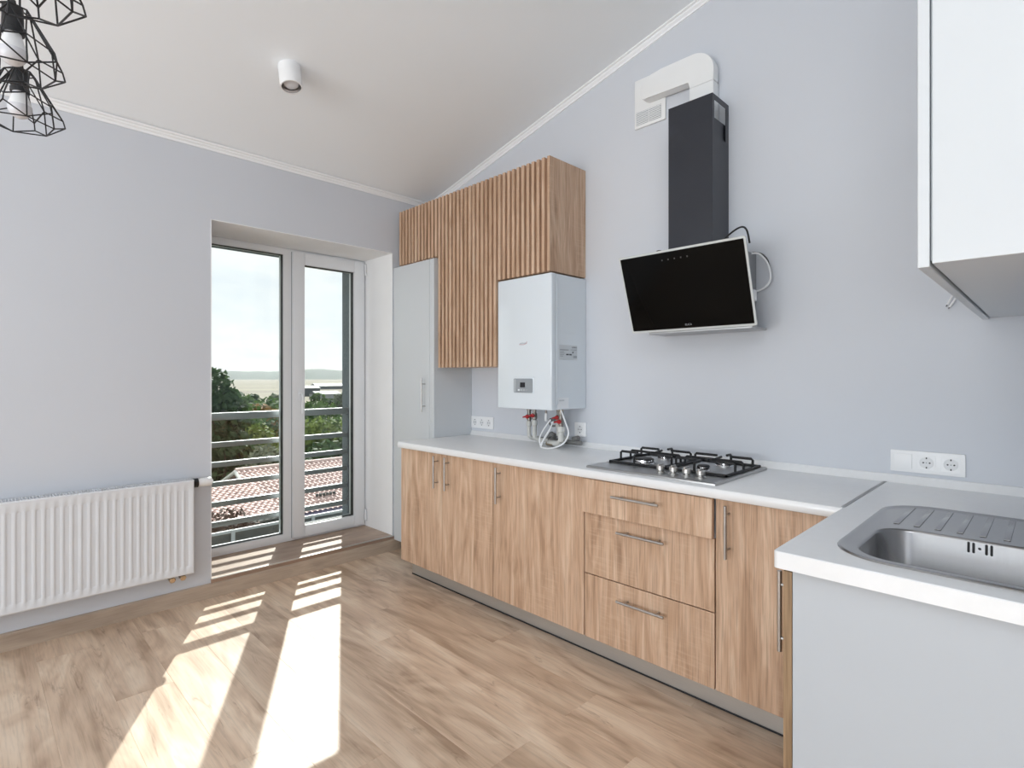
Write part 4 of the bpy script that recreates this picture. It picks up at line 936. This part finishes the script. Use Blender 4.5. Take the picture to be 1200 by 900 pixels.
tiled(rx, rz, ex, ez, yg, 34, 'roof_tiles', t); tiled(rx, rz, -30.2, ez, yg, 34, 'roof_tiles', t)
for x1 in (ex, -30.2):
    G().tube([(rx, yg, rz - 0.02), (x1, yg, ez - 0.02)], 0.09, 6).obj('verge', 'verge_white', t)
G().tube([(rx, yg, rz + 0.03), (rx, 34, rz + 0.03)], 0.11, 8).obj('ridge_cap', 'roof_tile', t)
G().tube([(ex + 0.05, yg, ez - 0.05), (ex + 0.05, 34, ez - 0.05)], 0.08, 8).obj('gutter', 'fence_dark', t)
for y_ in (10.9, 12.3):
    u = 0.72; x_, z_ = rx + (ex - rx) * u, rz + (ez - rz) * u
    g = G()
    for k in range(6): g.box(x_ - 0.05, x_ + 0.05, y_ + 0.16 * k, y_ + 0.16 * k + 0.10, z_ + 0.08, z_ + 0.20)
    g.obj('snow_guard', 'fence_dark', t)
t = thing('tiled_annexe', 'lower annexe with pale pantile roof in front of the lilac gable', 'building', (-22, 7, GZ))
rx, rz, ex, ez, y0_, y1_ = -23.5, -3.08, -19.8, -3.78, -2.0, 8.3
G().prism([(-23.4, GZ), (ex - 0.4, GZ), (ex - 0.4, ez), (-23.4, rz - 0.1)], 'y', y0_, y1_ - 0.2).obj('wall', 'plaster_cream', t)
tiled(rx, rz, ex, ez, y0_, y1_, 'roof_tiles', t)
G().tube([(ex + 0.05, y0_, ez - 0.05), (ex + 0.05, y1_, ez - 0.05)], 0.08, 8).obj('gutter', 'fence_dark', t)
# yard fence in front of the annexe
t = thing('yard_fence', 'dark mesh yard fence with posts far below the railing', 'fence', (-11.0, 4.2, GZ))
xf_, zt_ = -13.0, -2.15
G().box(xf_ - 0.03, xf_ + 0.03, 1.5, 9, zt_ - 0.06, zt_).obj('top_bar', 'rail_grey', t)
for k in range(4): G().box(xf_ - 0.05, xf_ + 0.05, 2.3 + 1.85 * k, 2.38 + 1.85 * k, GZ, zt_).obj('post', 'rail_grey', t)
for k in range(3): G().box(xf_ - 0.012, xf_ + 0.012, 2.38 + 1.85 * k, 4.15 + 1.85 * k, GZ + 0.2, zt_ - 0.06).obj('panel', 'fence_dark', t)

# thin summer haze over the distant fields
m = bpy.data.materials.new('haze'); m.use_nodes = True; nt = m.node_tree; nt.nodes.clear(); MATS['haze'] = m
vs = nd(nt, 'ShaderNodeVolumeScatter', Density=0.00011, Anisotropy=0.0); vs.inputs['Color'].default_value = (0.85, 0.93, 1.0, 1)
o_ = nd(nt, 'ShaderNodeOutputMaterial'); nt.links.new(vs.outputs[0], o_.inputs['Volume'])
hz = G().box(-4150, -320, -2100, 4150, GZ + 0.1, 90).obj('haze', 'haze'); tag(hz, 'thin bluish haze over the far fields', 'haze', kind='stuff')
